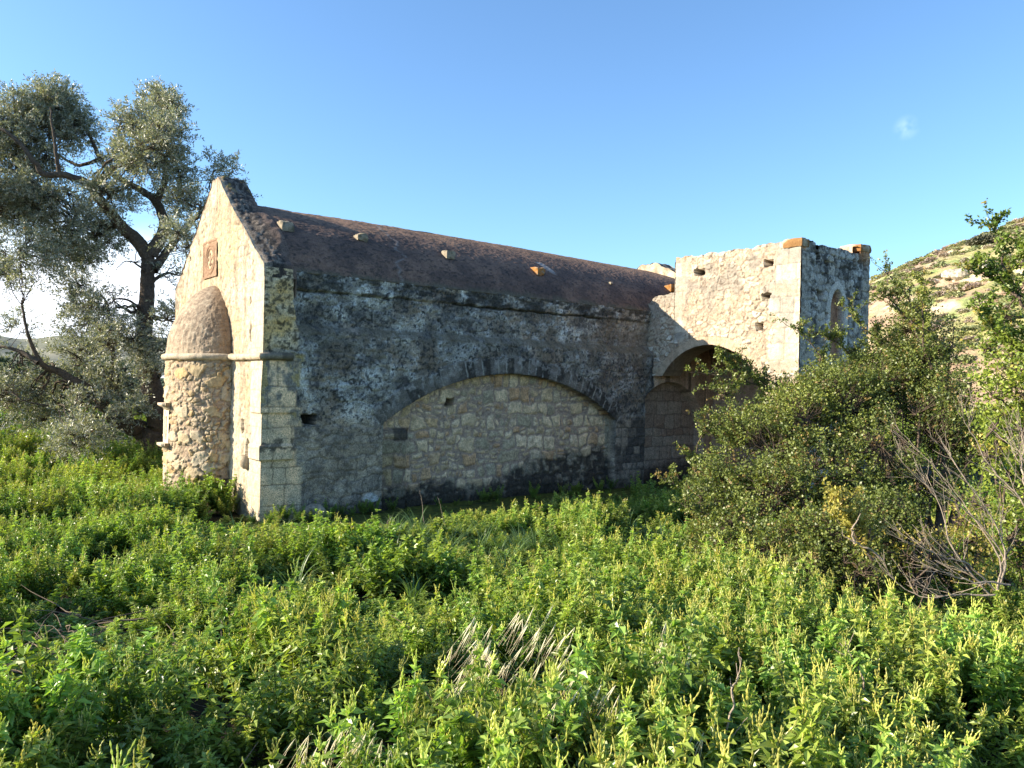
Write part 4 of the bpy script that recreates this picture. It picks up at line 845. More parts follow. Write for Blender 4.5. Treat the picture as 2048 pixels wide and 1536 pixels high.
    V, F = leaves2(Bp, LD, rdir(len(D), r), .055 + .03 * r.random(len(D)), .017 + .008 * r.random(len(D)))
    # the stem of each spray
    spray_tone = r.random(nT); cc = mixc(C(.12, .15, .10), C(.25, .265, .19), np.repeat(spray_tone, K) * .6 + r.random(nT * K) * .4); cc = mixc(cc, C(.26, .17, .09), (r.random(nT * K) < .02).astype(float))  # random leaf tone for each spray
    mk('crown', V, F, M_OLIVE, tree, np.repeat(cc, 4, 0), smooth=False)
    V, F = tubes(limbs, 12); nn = fbm(V[:, 0] * 6 + V[:, 1] * 6, V[:, 2] * 2, 341, 4) - .5
    k = 0; 
    tr = mk('trunk', V, F, M_BARK, tree)
    V, F = tubes(br, 4); mk('branch', V, F, M_BARK, tree); tree.children[-1]['kind'] = 'stuff'
    print('olive leaves', nT * K)
olive()

# ------------------------------------------------------------------ SHRUBS
def shrub(name, label, cat, basepx, Yb, clusters, leafc, nfac, lsize=(.016, .010), seed=1, sprays=(), stems=(), yl=.12, gap=.40, tw=(.10, .16), barecol=None):
    r = np.random.default_rng(seed); b = at(basepx[0], basepx[1], Yb); b[2] = ground(b[0], b[1])
    t = thing(name, b, label, cat)
    limbs = []
    for L_, r0 in stems:
        P = smooth_path(np.array([at(*q) for q in L_]), 6 * len(L_)); P[1:-1] += np.cumsum(r.normal(size=(len(P) - 2, 3)) * .004, axis=0); limbs.append((P, np.linspace(r0, r0 * .25, len(P))))
    TB = []; TD = []; TW = []; br = []; nC = 0
    for (px, py, Y, rad, yel) in clusters:
        c0 = at(px, py, Y); Rm = rad * Y / F_PX
        mid = (b + c0) / 2 + r.normal(size=3) * .15; mid[2] += .1; P = smooth_path([b + r.normal(size=3) * [.2, .2, 0], mid, c0], 14); rb = min(.022, Rm * .06); br.append((P, np.linspace(rb, rb * .35, 14)))
        n = int(nfac * (Rm ** 2) * 300); d = rdir(n, r); rr = r.random(n) ** .4; Q = c0 + d * (rr * Rm)[:, None]
        Q = Q[r.random(n) < np.clip((fbm(Q[:, 0] * 3.2 + 3, Q[:, 2] * 3.2 + Q[:, 1] * 2, seed + 3, 3) - gap) * 5 + .5, .05, 1)]
        nb = 7; hubs = c0 + rdir(nb, r) * (r.random((nb, 1)) * Rm * .8)
        for hb in hubs: br.append((smooth_path([c0, (c0 + hb) / 2 + r.normal(size=3) * .05, hb], 7), np.linspace(.008, .004, 7)))
        for p in Q:
            if r.random() < .5:
                h = hubs[np.argmin(np.linalg.norm(hubs - p, axis=1))]; br.append((np.array([h, (h + p) / 2 + r.normal(size=3) * .03, p]), np.array([.004, .003, .002])))
            TB.append(p); TD.append(norm(norm(p - c0) + np.array([-.1, 0, .5]) + r.normal(size=3) * .5)); TW.append(yel)
    nC = len(TB)
    for L_, yel in sprays:      # long arching shoots set with leaves
        P = smooth_path(np.array([at(*q) for q in L_]), 60); P[1:] += np.cumsum(r.normal(size=(59, 3)) * .004, axis=0); limbs.append((P, np.linspace(.012, .002, 60)))
        for i in range(6, 60):
            for _ in range(1 if i % 2 else 0):
                d = norm(rdir(1, r)[0] + np.array([0, 0, .5])); q = P[i] + d * r.random() * .03; TB.append(q); TD.append(norm(d + .4 * norm(P[min(i + 1, 59)] - P[i - 1]))); TW.append(yel)
            if r.random() < .25 and i < 52:
                d = norm(np.array([r.normal(), r.normal() * .6, .6 + r.random()])); ln = .10 + .16 * r.random(); br.append((np.array([P[i], P[i] + d * ln * .5 + r.normal(size=3) * .01, P[i] + d * ln]), np.array([.004, .003, .0015])))
                for k in range(7): TB.append(P[i] + d * ln * (k + 1) / 8); TD.append(norm(d + r.normal(size=3) * .6)); TW.append(yel)
    TB = np.array(TB); TD = norm(np.array(TD)); TW = np.array(TW); nT = len(TB); K = 11
    tt = np.tile(np.linspace(.05, 1, K), nT); lt = tw[0] + (tw[1] - tw[0]) * r.random(nT); lt[nC:] *= .4; ln = np.repeat(lt, K); D = np.repeat(TD, K, 0)
    B = np.repeat(TB, K, 0) + D * (tt * ln)[:, None] + r.normal(size=(nT * K, 3)) * .008
    LD = norm(D * .4 + rdir(nT * K, r)); s = .7 + .6 * r.random(nT * K); V, F = leaves2(B, LD, norm(rdir(nT * K, r) + np.array([0, 0, .6])), lsize[0] * s * 1.35, lsize[1] * s * 1.2)
    q = np.repeat(np.clip(TW + r.normal(size=nT) * .16, 0, 1), K); cc = mixc(C(*leafc[0]), C(*leafc[1]), q); cc = mixc(cc, C(*leafc[2]), (np.repeat(r.random(nT), K) < yl).astype(float) * .8); cc = cc * (.7 + .6 * r.random((nT * K, 1)))
    mk('foliage', V, F, M_SHRUB, t, np.repeat(cc, 4, 0), smooth=False)
    if limbs:
        V, F = tubes(limbs, 7); mk('stem', V, F, M_TWIGD, t)
    V, F = tubes(br, 4); o = mk('twigs', V, F, M_TWIGD, t); o['kind'] = 'stuff'
    print(name, 'leaves', nT * K)
    return t
LC = ((.09, .125, .035), (.29, .32, .06), (.28, .18, .07))
cls = [(1470, 960, 7.6, 70, .3), (1430, 1010, 7.4, 50, .25), (1520, 900, 7.8, 80, .3), (1600, 860, 8.0, 85, .55), (1680, 820, 8.2, 85, .3), (1760, 790, 8.4, 80, .25), (1560, 1000, 7.2, 85, .3), (1660, 960, 7.4, 90, .3), (1760, 920, 7.6, 90, .2), (1850, 860, 7.8, 80, .2), (1480, 1080, 6.8, 65, .3), (1570, 1100, 6.4, 75, .25), (1670, 1080, 6.2, 80, .25), (1770, 1050, 6.6, 70, .2), (1620, 1150, 5.9, 50, .3), (1720, 1150, 5.8, 50, .3), (1420, 1090, 7.2, 40, .3),
       (1560, 800, 8.4, 38, .3), (1640, 775, 8.6, 42, .35), (1700, 735, 8.8, 34, .3), (1780, 715, 8.8, 50, .3), (1850, 750, 8.4, 70, .2), (1820, 660, 8.8, 34, .3), (1900, 700, 8.4, 55, .25), (1900, 800, 8.0, 60, .2), (1930, 900, 7.8, 60, .2), (1480, 850, 8.2, 35, .35), (1860, 960, 7.4, 55, .15), (1450, 790, 8.6, 14, .3), (1530, 1170, 6.2, 35, .3), (1830, 620, 9, 30, .4)]
spr = [([(1700, 900, 8.0), (1560, 830, 8), (1470, 845, 8), (1400, 880, 8), (1385, 940, 8), (1375, 985, 8)], .35), ([(1600, 900, 8.0), (1500, 870, 8), (1440, 880, 8), (1380, 830, 8)], .35), ([(1500, 1000, 7.6), (1420, 960, 7.6), (1360, 975, 7.6), (1310, 950, 7.6)], .3), ([(1620, 800, 8.4), (1520, 760, 8.4), (1460, 780, 8.4), (1390, 775, 8.4)], .3),
       ([(1560, 790, 8.4), (1480, 735, 8.4), (1432, 700, 8.4)], .3), ([(1560, 790, 8.4), (1470, 750, 8.4), (1370, 735, 8.4)], .35), ([(1650, 760, 8.6), (1620, 700, 8.6), (1550, 640, 8.6)], .3), ([(1900, 760, 8.2), (1860, 660, 8.4), (1800, 575, 8.5), (1745, 520, 8.5)], .3), ([(1850, 700, 8.4), (1800, 620, 8.4), (1760, 600, 8.4), (1700, 640, 8.4)], .4), ([(1800, 720, 8.6), (1740, 660, 8.6), (1690, 600, 8.6)], .3), ([(1730, 740, 8.8), (1680, 690, 8.8), (1630, 660, 8.8)], .3), ([(1850, 700, 8.2), (1850, 620, 8.2), (1835, 545, 8.2)], .7), ([(1480, 1060, 7), (1400, 1030, 7), (1340, 1010, 7)], .3)]
stm = [([(1830, 1180, 6.8), (1700, 1050, 7.2), (1640, 960, 7.6), (1500, 860, 8.0)], .05), ([(1840, 1180, 6.8), (1800, 1000, 7.2), (1740, 850, 8.0), (1650, 780, 8.6)], .05), ([(1850, 1180, 6.8), (1880, 1000, 7.4), (1880, 800, 8.0), (1820, 640, 8.6)], .05), ([(1780, 1040, 6.9), (1830, 1090, 6.6), (1850, 1170, 6.6)], .04), ([(1850, 1180, 6.8), (1920, 1000, 7.4), (1960, 800, 7.8)], .05)]
shrub('thorny_shrub', 'large tangled dark green thorny shrub spreading in front of the tower', 'shrub', (1840, 1180), 6.8, cls, LC, 24, (.019, .014), 5, spr, stm, yl=.07, gap=.41)
cls2 = [(2020, 740, 6.6, 46, .6), (2080, 690, 6.6, 50, .4), (2000, 800, 6.4, 55, .75), (2050, 860, 6.4, 70, .8), (2000, 900, 6.2, 45, .7), (2060, 980, 6.2, 70, .6), (2020, 1080, 6.0, 60, .4), (2080, 1120, 6.0, 70, .4), (2010, 1160, 5.8, 40, .3), (2120, 760, 6.4, 90, .5), (2130, 900, 6.4, 90, .5), (2140, 1040, 6.4, 90, .4), (1975, 700, 6.8, 22, .3), (2010, 640, 6.8, 20, .4), (2035, 590, 6.8, 14, .4), (1960, 1010, 6.3, 34, .5)]
spr2 = [([(2060, 640, 6.6), (2010, 540, 6.7), (2000, 470, 6.8), (1962, 408, 6.8)], .15), ([(2040, 600, 6.6), (1990, 560, 6.7), (1930, 540, 6.7)], .3), ([(2040, 700, 6.6), (1980, 660, 6.7), (1940, 600, 6.7)], .35), ([(2090, 620, 6.6), (2070, 530, 6.6), (2056, 470, 6.6)], .3)]
shrub('broadleaf_shrub', 'tall brighter green shrub with rounded leaves cut by the right edge of the photo', 'shrub', (2060, 1180), 6.2, cls2, ((.09, .15, .03), (.28, .34, .045), (.34, .27, .06)), 10, (.024, .016), 6, spr2, [([(2050, 1190, 6.2), (2060, 900, 6.3), (2060, 650, 6.6)], .03)], yl=.06)
shrub('yellow_shrub', 'low yellowing shrub behind the bare dead branches', 'shrub', (1880, 1190), 5.7, [(1880, 1120, 5.7, 50, .6), (1940, 1140, 5.7, 45, .6), (1820, 1110, 5.8, 30, .5), (1830, 1160, 5.6, 30, .3), (1950, 1080, 5.9, 30, .7), (1920, 1040, 5.9, 22, .6), (1985, 860, 6.0, 18, .8), (1978, 910, 6.0, 16, .8)], ((.13, .14, .03), (.42, .36, .07), (.36, .24, .10)), 9, (.020, .013), 8, (), (), yl=.2)
shrub('yellow_sapling', 'small sapling with bright yellow leaves in front of the thorny shrub', 'sapling', (1745, 1175), 5.6, [(1735, 1085, 5.6, 8, .8)], ((.20, .20, .04), (.42, .37, .08), (.40, .30, .08)), 9, (.022, .014), 9, [([(1730, 1100, 5.6), (1700, 1045, 5.6), (1675, 1015, 5.6), (1650, 995, 5.6)], .6), ([(1745, 1120, 5.6), (1720, 1070, 5.6), (1700, 1030, 5.6)], .6)], [([(1760, 1180, 5.7), (1750, 1130, 5.7), (1725, 1085, 5.6)], .005)], yl=.1)

def bare(name, label, mains, seed, depth=2, par=None, mat=None, r0=.014, kn=9, ln=.35):
    r = np.random.default_rng(seed); paths = []
    def grow(P, R, lev):
        paths.append((P, R))
        if lev == 0: return
        n = len(P)
        for i in sorted(r.choice(np.arange(int(n * .2), n - 1), size=min(kn, n // 2), replace=False)):
            d = norm(P[i] - P[i - 1]); s = norm(np.cross(d, rdir(1, r)[0])); q = norm(d * (.75 + .3 * r.random()) + s * (.35 + .3 * r.random()) + np.array([0, 0, .12])); L_ = ln * (.35 + .8 * r.random()) * (1 - .5 * i / n) * (.6 if lev == 1 else 1)
            m = 7; t = np.linspace(0, 1, m)[:, None]; Q = P[i] + q * L_ * t + norm(d + np.array([0, 0, .3])) * L_ * .2 * t ** 2; Q[1:] += np.cumsum(r.normal(size=(m - 1, 3)) * L_ * .02, axis=0)
            grow(Q, np.linspace(R[i] * .6, max(R[i] * .2, .0012), m), lev - 1)
    b = at(*mains[0][0]); 
    for L_ in mains:
        P = smooth_path(np.array([at(*q) for q in L_]), 22); P[1:] += np.cumsum(r.normal(size=(21, 3)) * .005, axis=0); grow(P, np.linspace(r0, r0 * .25, 22), depth)
    V, F = tubes(paths, 5); o = mk(name, V, F, mat or M_TWIG, None, loc=b); tag(o, label, 'dead shrub' if depth > 1 else 'dead stalk'); return o
bare('dead_shrub', 'bare grey dead shrub with fanning leafless branches at the right edge', [
    [(1995, 1180, 5.3), (2005, 1120, 5.3), (1960, 1040, 5.35), (1900, 960, 5.4), (1820, 870, 5.45)], [(1995, 1180, 5.3), (2000, 1110, 5.3), (1930, 1020, 5.25), (1850, 960, 5.25), (1800, 900, 5.25)],
    [(2000, 1170, 5.3), (2010, 1090, 5.3), (1960, 990, 5.3), (1900, 900, 5.35), (1870, 850, 5.35)], [(1980, 1190, 5.2), (1950, 1150, 5.2), (1905, 1090, 5.2), (1890, 1030, 5.2), (1865, 980, 5.2), (1830, 950, 5.2)],
    [(2080, 1060, 5.2), (2040, 990, 5.25), (1985, 930, 5.3), (1950, 870, 5.3), (1925, 830, 5.3)], [(2090, 1020, 5.2), (2060, 950, 5.25), (2030, 900, 5.3), (2005, 855, 5.3)], [(2060, 1000, 5.2), (2045, 940, 5.25), (2045, 880, 5.3), (2040, 850, 5.3)],
    [(1990, 1190, 5.1), (1950, 1195, 5.1), (1880, 1200, 5.1), (1820, 1180, 5.15), (1780, 1150, 5.2)], [(2020, 1170, 5.1), (1960, 1165, 5.1), (1900, 1150, 5.1), (1840, 1150, 5.1)], [(1990, 1180, 5.2), (1930, 1130, 5.2), (1870, 1110, 5.2), (1800, 1080, 5.2)]], 31, 2, kn=9, ln=.30, r0=.0075, mat=M_DEAD)
bare('dead_sapling', 'small forked grey dead stem below the yellow sapling', [[(1765, 1120, 5.4), (1740, 1105, 5.4), (1715, 1090, 5.4), (1690, 1080, 5.4), (1672, 1068, 5.4)], [(1710, 1088, 5.4), (1712, 1060, 5.4), (1720, 1035, 5.4)]], 33, 1, kn=3, ln=.1, r0=.010)
for i, (lab, L_) in enumerate([
    ('tall brown branching dead stalk rising at the bottom edge right of the wild oats', [(1440, 1545, 2.6), (1455, 1470, 2.62), (1468, 1400, 2.64), (1476, 1340, 2.66), (1480, 1285, 2.68)]),
    ('thin crooked dead stalk among the weeds at lower right', [(1728, 1440, 3.2), (1722, 1370, 3.2), (1705, 1310, 3.2), (1695, 1275, 3.2)]),
    ('short dry stalk in the weeds below the thorny shrub', [(1555, 1245, 5), (1550, 1220, 5), (1540, 1195, 5)]),
    ('pale dry stalk in front of the corner of the chapel', [(722, 1150, 8), (712, 1100, 8), (704, 1050, 8)]),
    ('dry stalk standing before the left end of the filled arch', [(852, 1090, 9.5), (848, 1040, 9.5), (840, 985, 9.5)]),
    ('forked dry stalk standing before the middle of the filled arch', [(900, 1090, 9.6), (890, 1040, 9.6), (876, 992, 9.6)]),
    ('faint dry stalk by the light mossy strip', [(775, 1090, 9.3), (770, 1060, 9.3), (780, 1030, 9.3)])]):
    bare('dead_stalk', lab, [L_], 40 + i, 1, kn=5, ln=.16 if i < 2 else .12, r0=.0055)
V_, F_ = None, None
def rock(px, py, Y, sz, label, s, mat=M_ROCK):
    p = at(px, py, Y); p[2] = ground(p[0], p[1]) + sz[2] * .35
    n = 14; th, ph = np.meshgrid(np.linspace(0, 2 * np.pi, 2 * n), np.linspace(.01, np.pi - .01, n), indexing='ij'); d = np.stack([np.sin(ph) * np.cos(th), np.sin(ph) * np.sin(th), np.cos(ph)], -1)
    k = 1 + .5 * (fbm(d[..., 0] * 2 + s, d[..., 1] * 2 + d[..., 2] * 2, 400 + s, 3) - .5); V = p + d * k[..., None] * np.array(sz) / 2
    V[-1] = V[0]; o = mk('rock', V.reshape(-1, 3), grid_faces(2 * n, n), mat, None, loc=p); tag(o, label, 'rock')
rock(628, 1032, 11.2, (.32, .28, .26), 'rounded brown stone at the foot of the chapel wall near the corner', 1)
rock(545, 1062, 10.2, (.22, .2, .08), 'flat brown stone in the low weeds before the chapel corner', 2)

# ------------------------------------------------------------------ FIELD OF WEEDS (uncountable: stuff)
hid = bpy.data.collections.new('weed_variants')       # sources of the scattered plants
def weed(k, spikes=True, big=1.0):
    r = np.random.default_rng(500 + k); LB = []; LDr = []; LL = []; paths = []; SB = []; SD = []; SL = []
    ns = r.integers(5, 8)
    for s in range(ns):
        a = r.random() * 6.28; lean = .15 + .50 * r.random(); H = .26 + .20 * r.random(); d = np.array([math.cos(a) * lean, math.sin(a) * lean, 1.0]); d /= np.linalg.norm(d); b = np.array([math.cos(a), math.sin(a), 0]) * .05 * r.random()
        t = np.linspace(0, 1, 9)[:, None]; P = b + d * H * t; P[:, 2] += 0; paths.append((P, np.linspace(.004, .0015, 9)))
        nodes = 9
        for i in range(nodes):
            f = .22 + .78 * i / (nodes - 1); p = b + d * H * f; aa = a + i * 1.57 + r.normal() * .3
            for sg in (0, np.pi):
                e = np.array([math.cos(aa + sg), math.sin(aa + sg), 0]); up = .55 * f + r.normal() * .2 - .15
                q = norm(e + ZD * up); LB.append(p); LDr.append(q); LL.append((.060 if f < .85 else .044) * (.7 + .6 * r.random()))
                if f < .95:      # side shoots carry a few more leaves
                    sl = (.05 + .08 * r.random()) * (1.15 - f); tip = p + norm(e + ZD * 1.2) * sl; paths.append((np.array([p, tip]), np.array([.0018, .001])))
                    for m in range(5):
                        ang = r.random() * 6.28; g = norm(np.array([math.cos(ang), math.sin(ang), .3 + r.normal() * .4])); LB.append(p + (tip - p) * (.55 + .15 * m)); LDr.append(g); LL.append(.042 * (.7 + .6 * r.random()))
                if spikes and f > .70 and r.random() < .75:
                    g = norm(e * .35 + ZD * 1.0 + r.normal(size=3) * .12); SB.append(p + g * .01); SD.append(g); SL.append(.035 + .03 * r.random())
        for m in range(5):
            ang = r.random() * 6.28; g = norm(np.array([math.cos(ang), math.sin(ang), 1.2])); LB.append(b + d * H); LDr.append(g); LL.append(.032 + .014 * r.random())
        if spikes:
            for m in range(3): g = norm(ZD + r.normal(size=3) * .25); SB.append(b + d * H); SD.append(g); SL.append(.035 + .025 * r.random())
    LB = np.array(LB); LDr = norm(np.array(LDr)); LL = np.array(LL) * big; n = len(LB)
    V, F = leaves4(LB, LDr, norm(np.tile(ZD, (n, 1)) + r.normal(size=(n, 3)) * .3), LL, LL * (.46 if big == 1 else .60), fold=.25, droop=.30)
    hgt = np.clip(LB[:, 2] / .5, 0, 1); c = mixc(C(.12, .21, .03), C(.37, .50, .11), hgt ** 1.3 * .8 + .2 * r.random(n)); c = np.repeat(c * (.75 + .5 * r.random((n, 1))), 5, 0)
    Vt, Ft = tubes(paths, 4); ct = np.tile(C(.14, .19, .05), (len(Vt), 1)); Fl = [F.astype(int), Ft + len(V)]; Vs = [V, Vt]; Cs = [c, ct]; off = len(V) + len(Vt)
    if spikes and len(SB):
        sp = []
        for b, d, l in zip(SB, SD, SL):
            t = np.linspace(0, 1, 9); P = np.array(b) + np.array(d) * l * t[:, None]; P[:, 0] += .004 * np.sin(t * 6 + r.random() * 6); R = .0022 * (1 + .55 * np.array([-1, 1, -1, 1, -1, 1, -1, 1, -1])) * (1.1 - .4 * t); R[0] = .0008; sp.append((P, R))
        Vp, Fp = tubes(sp, 5); Vs.append(Vp); Fl.append(Fp + off); Cs.append(np.tile(C(.56, .58, .16), (len(Vp), 1)) * (.8 + .4 * r.random((len(Vp), 1))))
    o = mk('weed', np.concatenate(Vs), Fl, M_WEED, None, np.concatenate(Cs), smooth=False, link=False); hid.objects.link(o); return o
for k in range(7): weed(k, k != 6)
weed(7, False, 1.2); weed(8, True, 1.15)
hidg = bpy.data.collections.new('grass_variants')
def grass(k):
    r = np.random.default_rng(600 + k); Vs = []; Fs = []; off = 0; Cs = []
    for i in range(26):
        a = r.random() * 6.28; L_ = .22 + .26 * r.random(); n = 8; t = np.linspace(0, 1, n); out_ = .35 + .75 * r.random(); e = np.array([math.cos(a), math.sin(a), 0]); b = e * .04 * r.random()
        P = b + e * (out_ * L_ * t ** 2)[:, None] + ZD * (L_ * (t - .45 * out_ * t ** 3))[:, None]; s = np.array([-e[1], e[0], 0]); w = .0055 * (1 - t ** 2) + .0004
        V = np.concatenate([P + s * w[:, None], P - s * w[:, None]]); f = np.array([[j, j + 1, n + j + 1, n + j] for j in range(n - 1)]); Vs.append(V); Fs.append(f + off); off += 2 * n; Cs.append(np.tile(mixc(C(.09, .17, .05), C(.16, .24, .09), np.array([r.random()])), (2 * n, 1)))
    o = mk('grass', np.concatenate(Vs), np.concatenate(Fs), M_GRASS, None, np.concatenate(Cs), link=False); hidg.objects.link(o)
for k in range(4): grass(k)
hidl = bpy.data.collections.new('litter_variants')
def litter(k):
    r = np.random.default_rng(650 + k); paths = []
    for i in range(7):
        p = np.array([r.normal() * .15, r.normal() * .15, .01 + .05 * r.random()]); d = norm(np.array([r.normal(), r.normal(), .25 * r.random()])); L_ = .15 + .4 * r.random(); t = np.linspace(0, 1, 6)[:, None]; P = p + d * L_ * t; P[1:] += np.cumsum(r.normal(size=(5, 3)) * .012, axis=0); P[:, 2] = np.maximum(P[:, 2], .005); paths.append((P, np.linspace(.0035, .0012, 6)))
    V, F = tubes(paths, 4); hidl.objects.link(mk('litter', V, F, M_LITTER, None, link=False))
for k in range(4): litter(k)

def scatter(name, pts, rot, scl, idx, coll, label, cat, mat=None):
    me = bpy.data.meshes.new(name); me.vertices.add(len(pts)); me.vertices.foreach_set('co', pts.astype(np.float32).ravel())
    a = me.attributes.new('rot', 'FLOAT_VECTOR', 'POINT'); a.data.foreach_set('vector', rot.astype(np.float32).ravel())
    a = me.attributes.new('scl', 'FLOAT_VECTOR', 'POINT'); a.data.foreach_set('vector', scl.astype(np.float32).ravel())
    a = me.attributes.new('idx', 'INT', 'POINT'); a.data.foreach_set('value', idx.astype(np.int32))
    o = bpy.data.objects.new(name, me); COL.objects.link(o); tag(o, label, cat, kind='stuff')
    ng = bpy.data.node_groups.new(name + '_scatter', 'GeometryNodeTree'); ng.interface.new_socket('Geometry', in_out='INPUT', socket_type='NodeSocketGeometry'); ng.interface.new_socket('Geometry', in_out='OUTPUT', socket_type='NodeSocketGeometry')
    gi = N(ng, 'NodeGroupInput'); go = N(ng, 'NodeGroupOutput'); ip = N(ng, 'GeometryNodeInstanceOnPoints'); ci = N(ng, 'GeometryNodeCollectionInfo')
    ci.inputs['Collection'].default_value = coll; ci.inputs['Separate Children'].default_value = True; ci.inputs['Reset Children'].default_value = True
    def na(nm, dt):
        n = N(ng, 'GeometryNodeInputNamedAttribute', data_type=dt); n.inputs['Name'].default_value = nm; return n.outputs['Attribute']
    e2r = N(ng, 'FunctionNodeEulerToRotation'); L(ng, na('rot', 'FLOAT_VECTOR'), e2r.inputs[0])
    L(ng, gi.outputs[0], ip.inputs['Points']); L(ng, ci.outputs[0], ip.inputs['Instance']); ip.inputs['Pick Instance'].default_value = True
    L(ng, na('idx', 'INT'), ip.inputs['Instance Index']); L(ng, e2r.outputs[0], ip.inputs['Rotation']); L(ng, na('scl', 'FLOAT_VECTOR'), ip.inputs['Scale'])
    L(ng, ip.outputs[0], go.inputs[0]); md = o.modifiers.new('scatter', 'NODES'); md.node_group = ng
    return o
SPARSE = [(-2.1, 3.7, .75, .42), (-3.2, 5.4, .6, .4), (-1.15, 3.4, .32, .35), (-2.9, 3.0, .6, .4), (-3.5, 4.3, .5, .3), (.62, 4.1, .45, .35), (-.55, 4.0, .25, .4), (-4.4, 8.0, .5, .4), (-3.9, 6.6, .6, .35)]
def field_fn(x, y):
    """weed density 0..1 and height factor"""
    u, v = uv_of(x, y)
    d = np.ones_like(x); hgt = .50 + .95 * ss(.30, .68, fbm(x * 1.1, y * 1.1, 701, 3))
    n = fbm(x * 1.5, y * 1.5, 702, 3); d = d * (.14 + .86 * ss(.40, .49, n))
    for (cx, cy, rx, ry) in SPARSE:
        e = np.exp(-(((x - cx) / rx) ** 2 + ((y - cy) / ry) ** 2)); k_ = ss(.3, .6, e + .25 * (n - .5)); d = d * (1 - .72 * k_); hgt = hgt * (1 - .38 * k_)
    d = np.where(x < 0, d * (1 - .35 * ss(-1, -4, x) * ss(8, 4, y)), d)
    d = np.where((x > .2) & (y < 6.5), np.maximum(d, .62), d)
    inside = (u > -.05) & (u < 11) & (v > -.08) & (v < CW + .1); ap = ((u / (AD + .05)) ** 2 + ((v - AC) / (AW + .05)) ** 2 < 1) & (u < .1)
    tw = (u > 8.0) & (u < 10.6) & (v > -3.4) & (v < .1)
    strip = (v > -1.25 - .35 * ss(0, 3, u)) & (v <= 0) & (u > .0) & (u < 8.3)
    d = np.where(inside | ap | tw | strip, 0, d)
    low = ss(-3.4, -2.5, v) * ss(.6, -.1, v) * ss(-1.0, -.1, u) * ss(5.2, 3.2, u); hgt = hgt * (1 - .62 * low)
    dcor = np.hypot(u + .15, v - .0); hgt = hgt * (1 - .55 * ss(1.0, .5, dcor))
    cap = (.10 + .15 * np.clip(-v - .2, 0, 9) + .25 * ss(2.2, 5, u) + .3 * ss(-.4, -1.6, u)) / .42; hgt = np.where(v < .1, np.minimum(hgt, cap), hgt)
    nearw = ss(-1.3, -.5, u) * ss(4.4, 3.4, v) * ss(.45, .9, v) * (u < 0); hgt = np.maximum(hgt, nearw * 1.08); d = np.maximum(d, nearw * .9 * (~ap))
    hgt = hgt * (1 + .25 * ss(4.6, 6, u) * ss(-3.5, -1.5, v))
    return np.clip(d, 0, 1), hgt
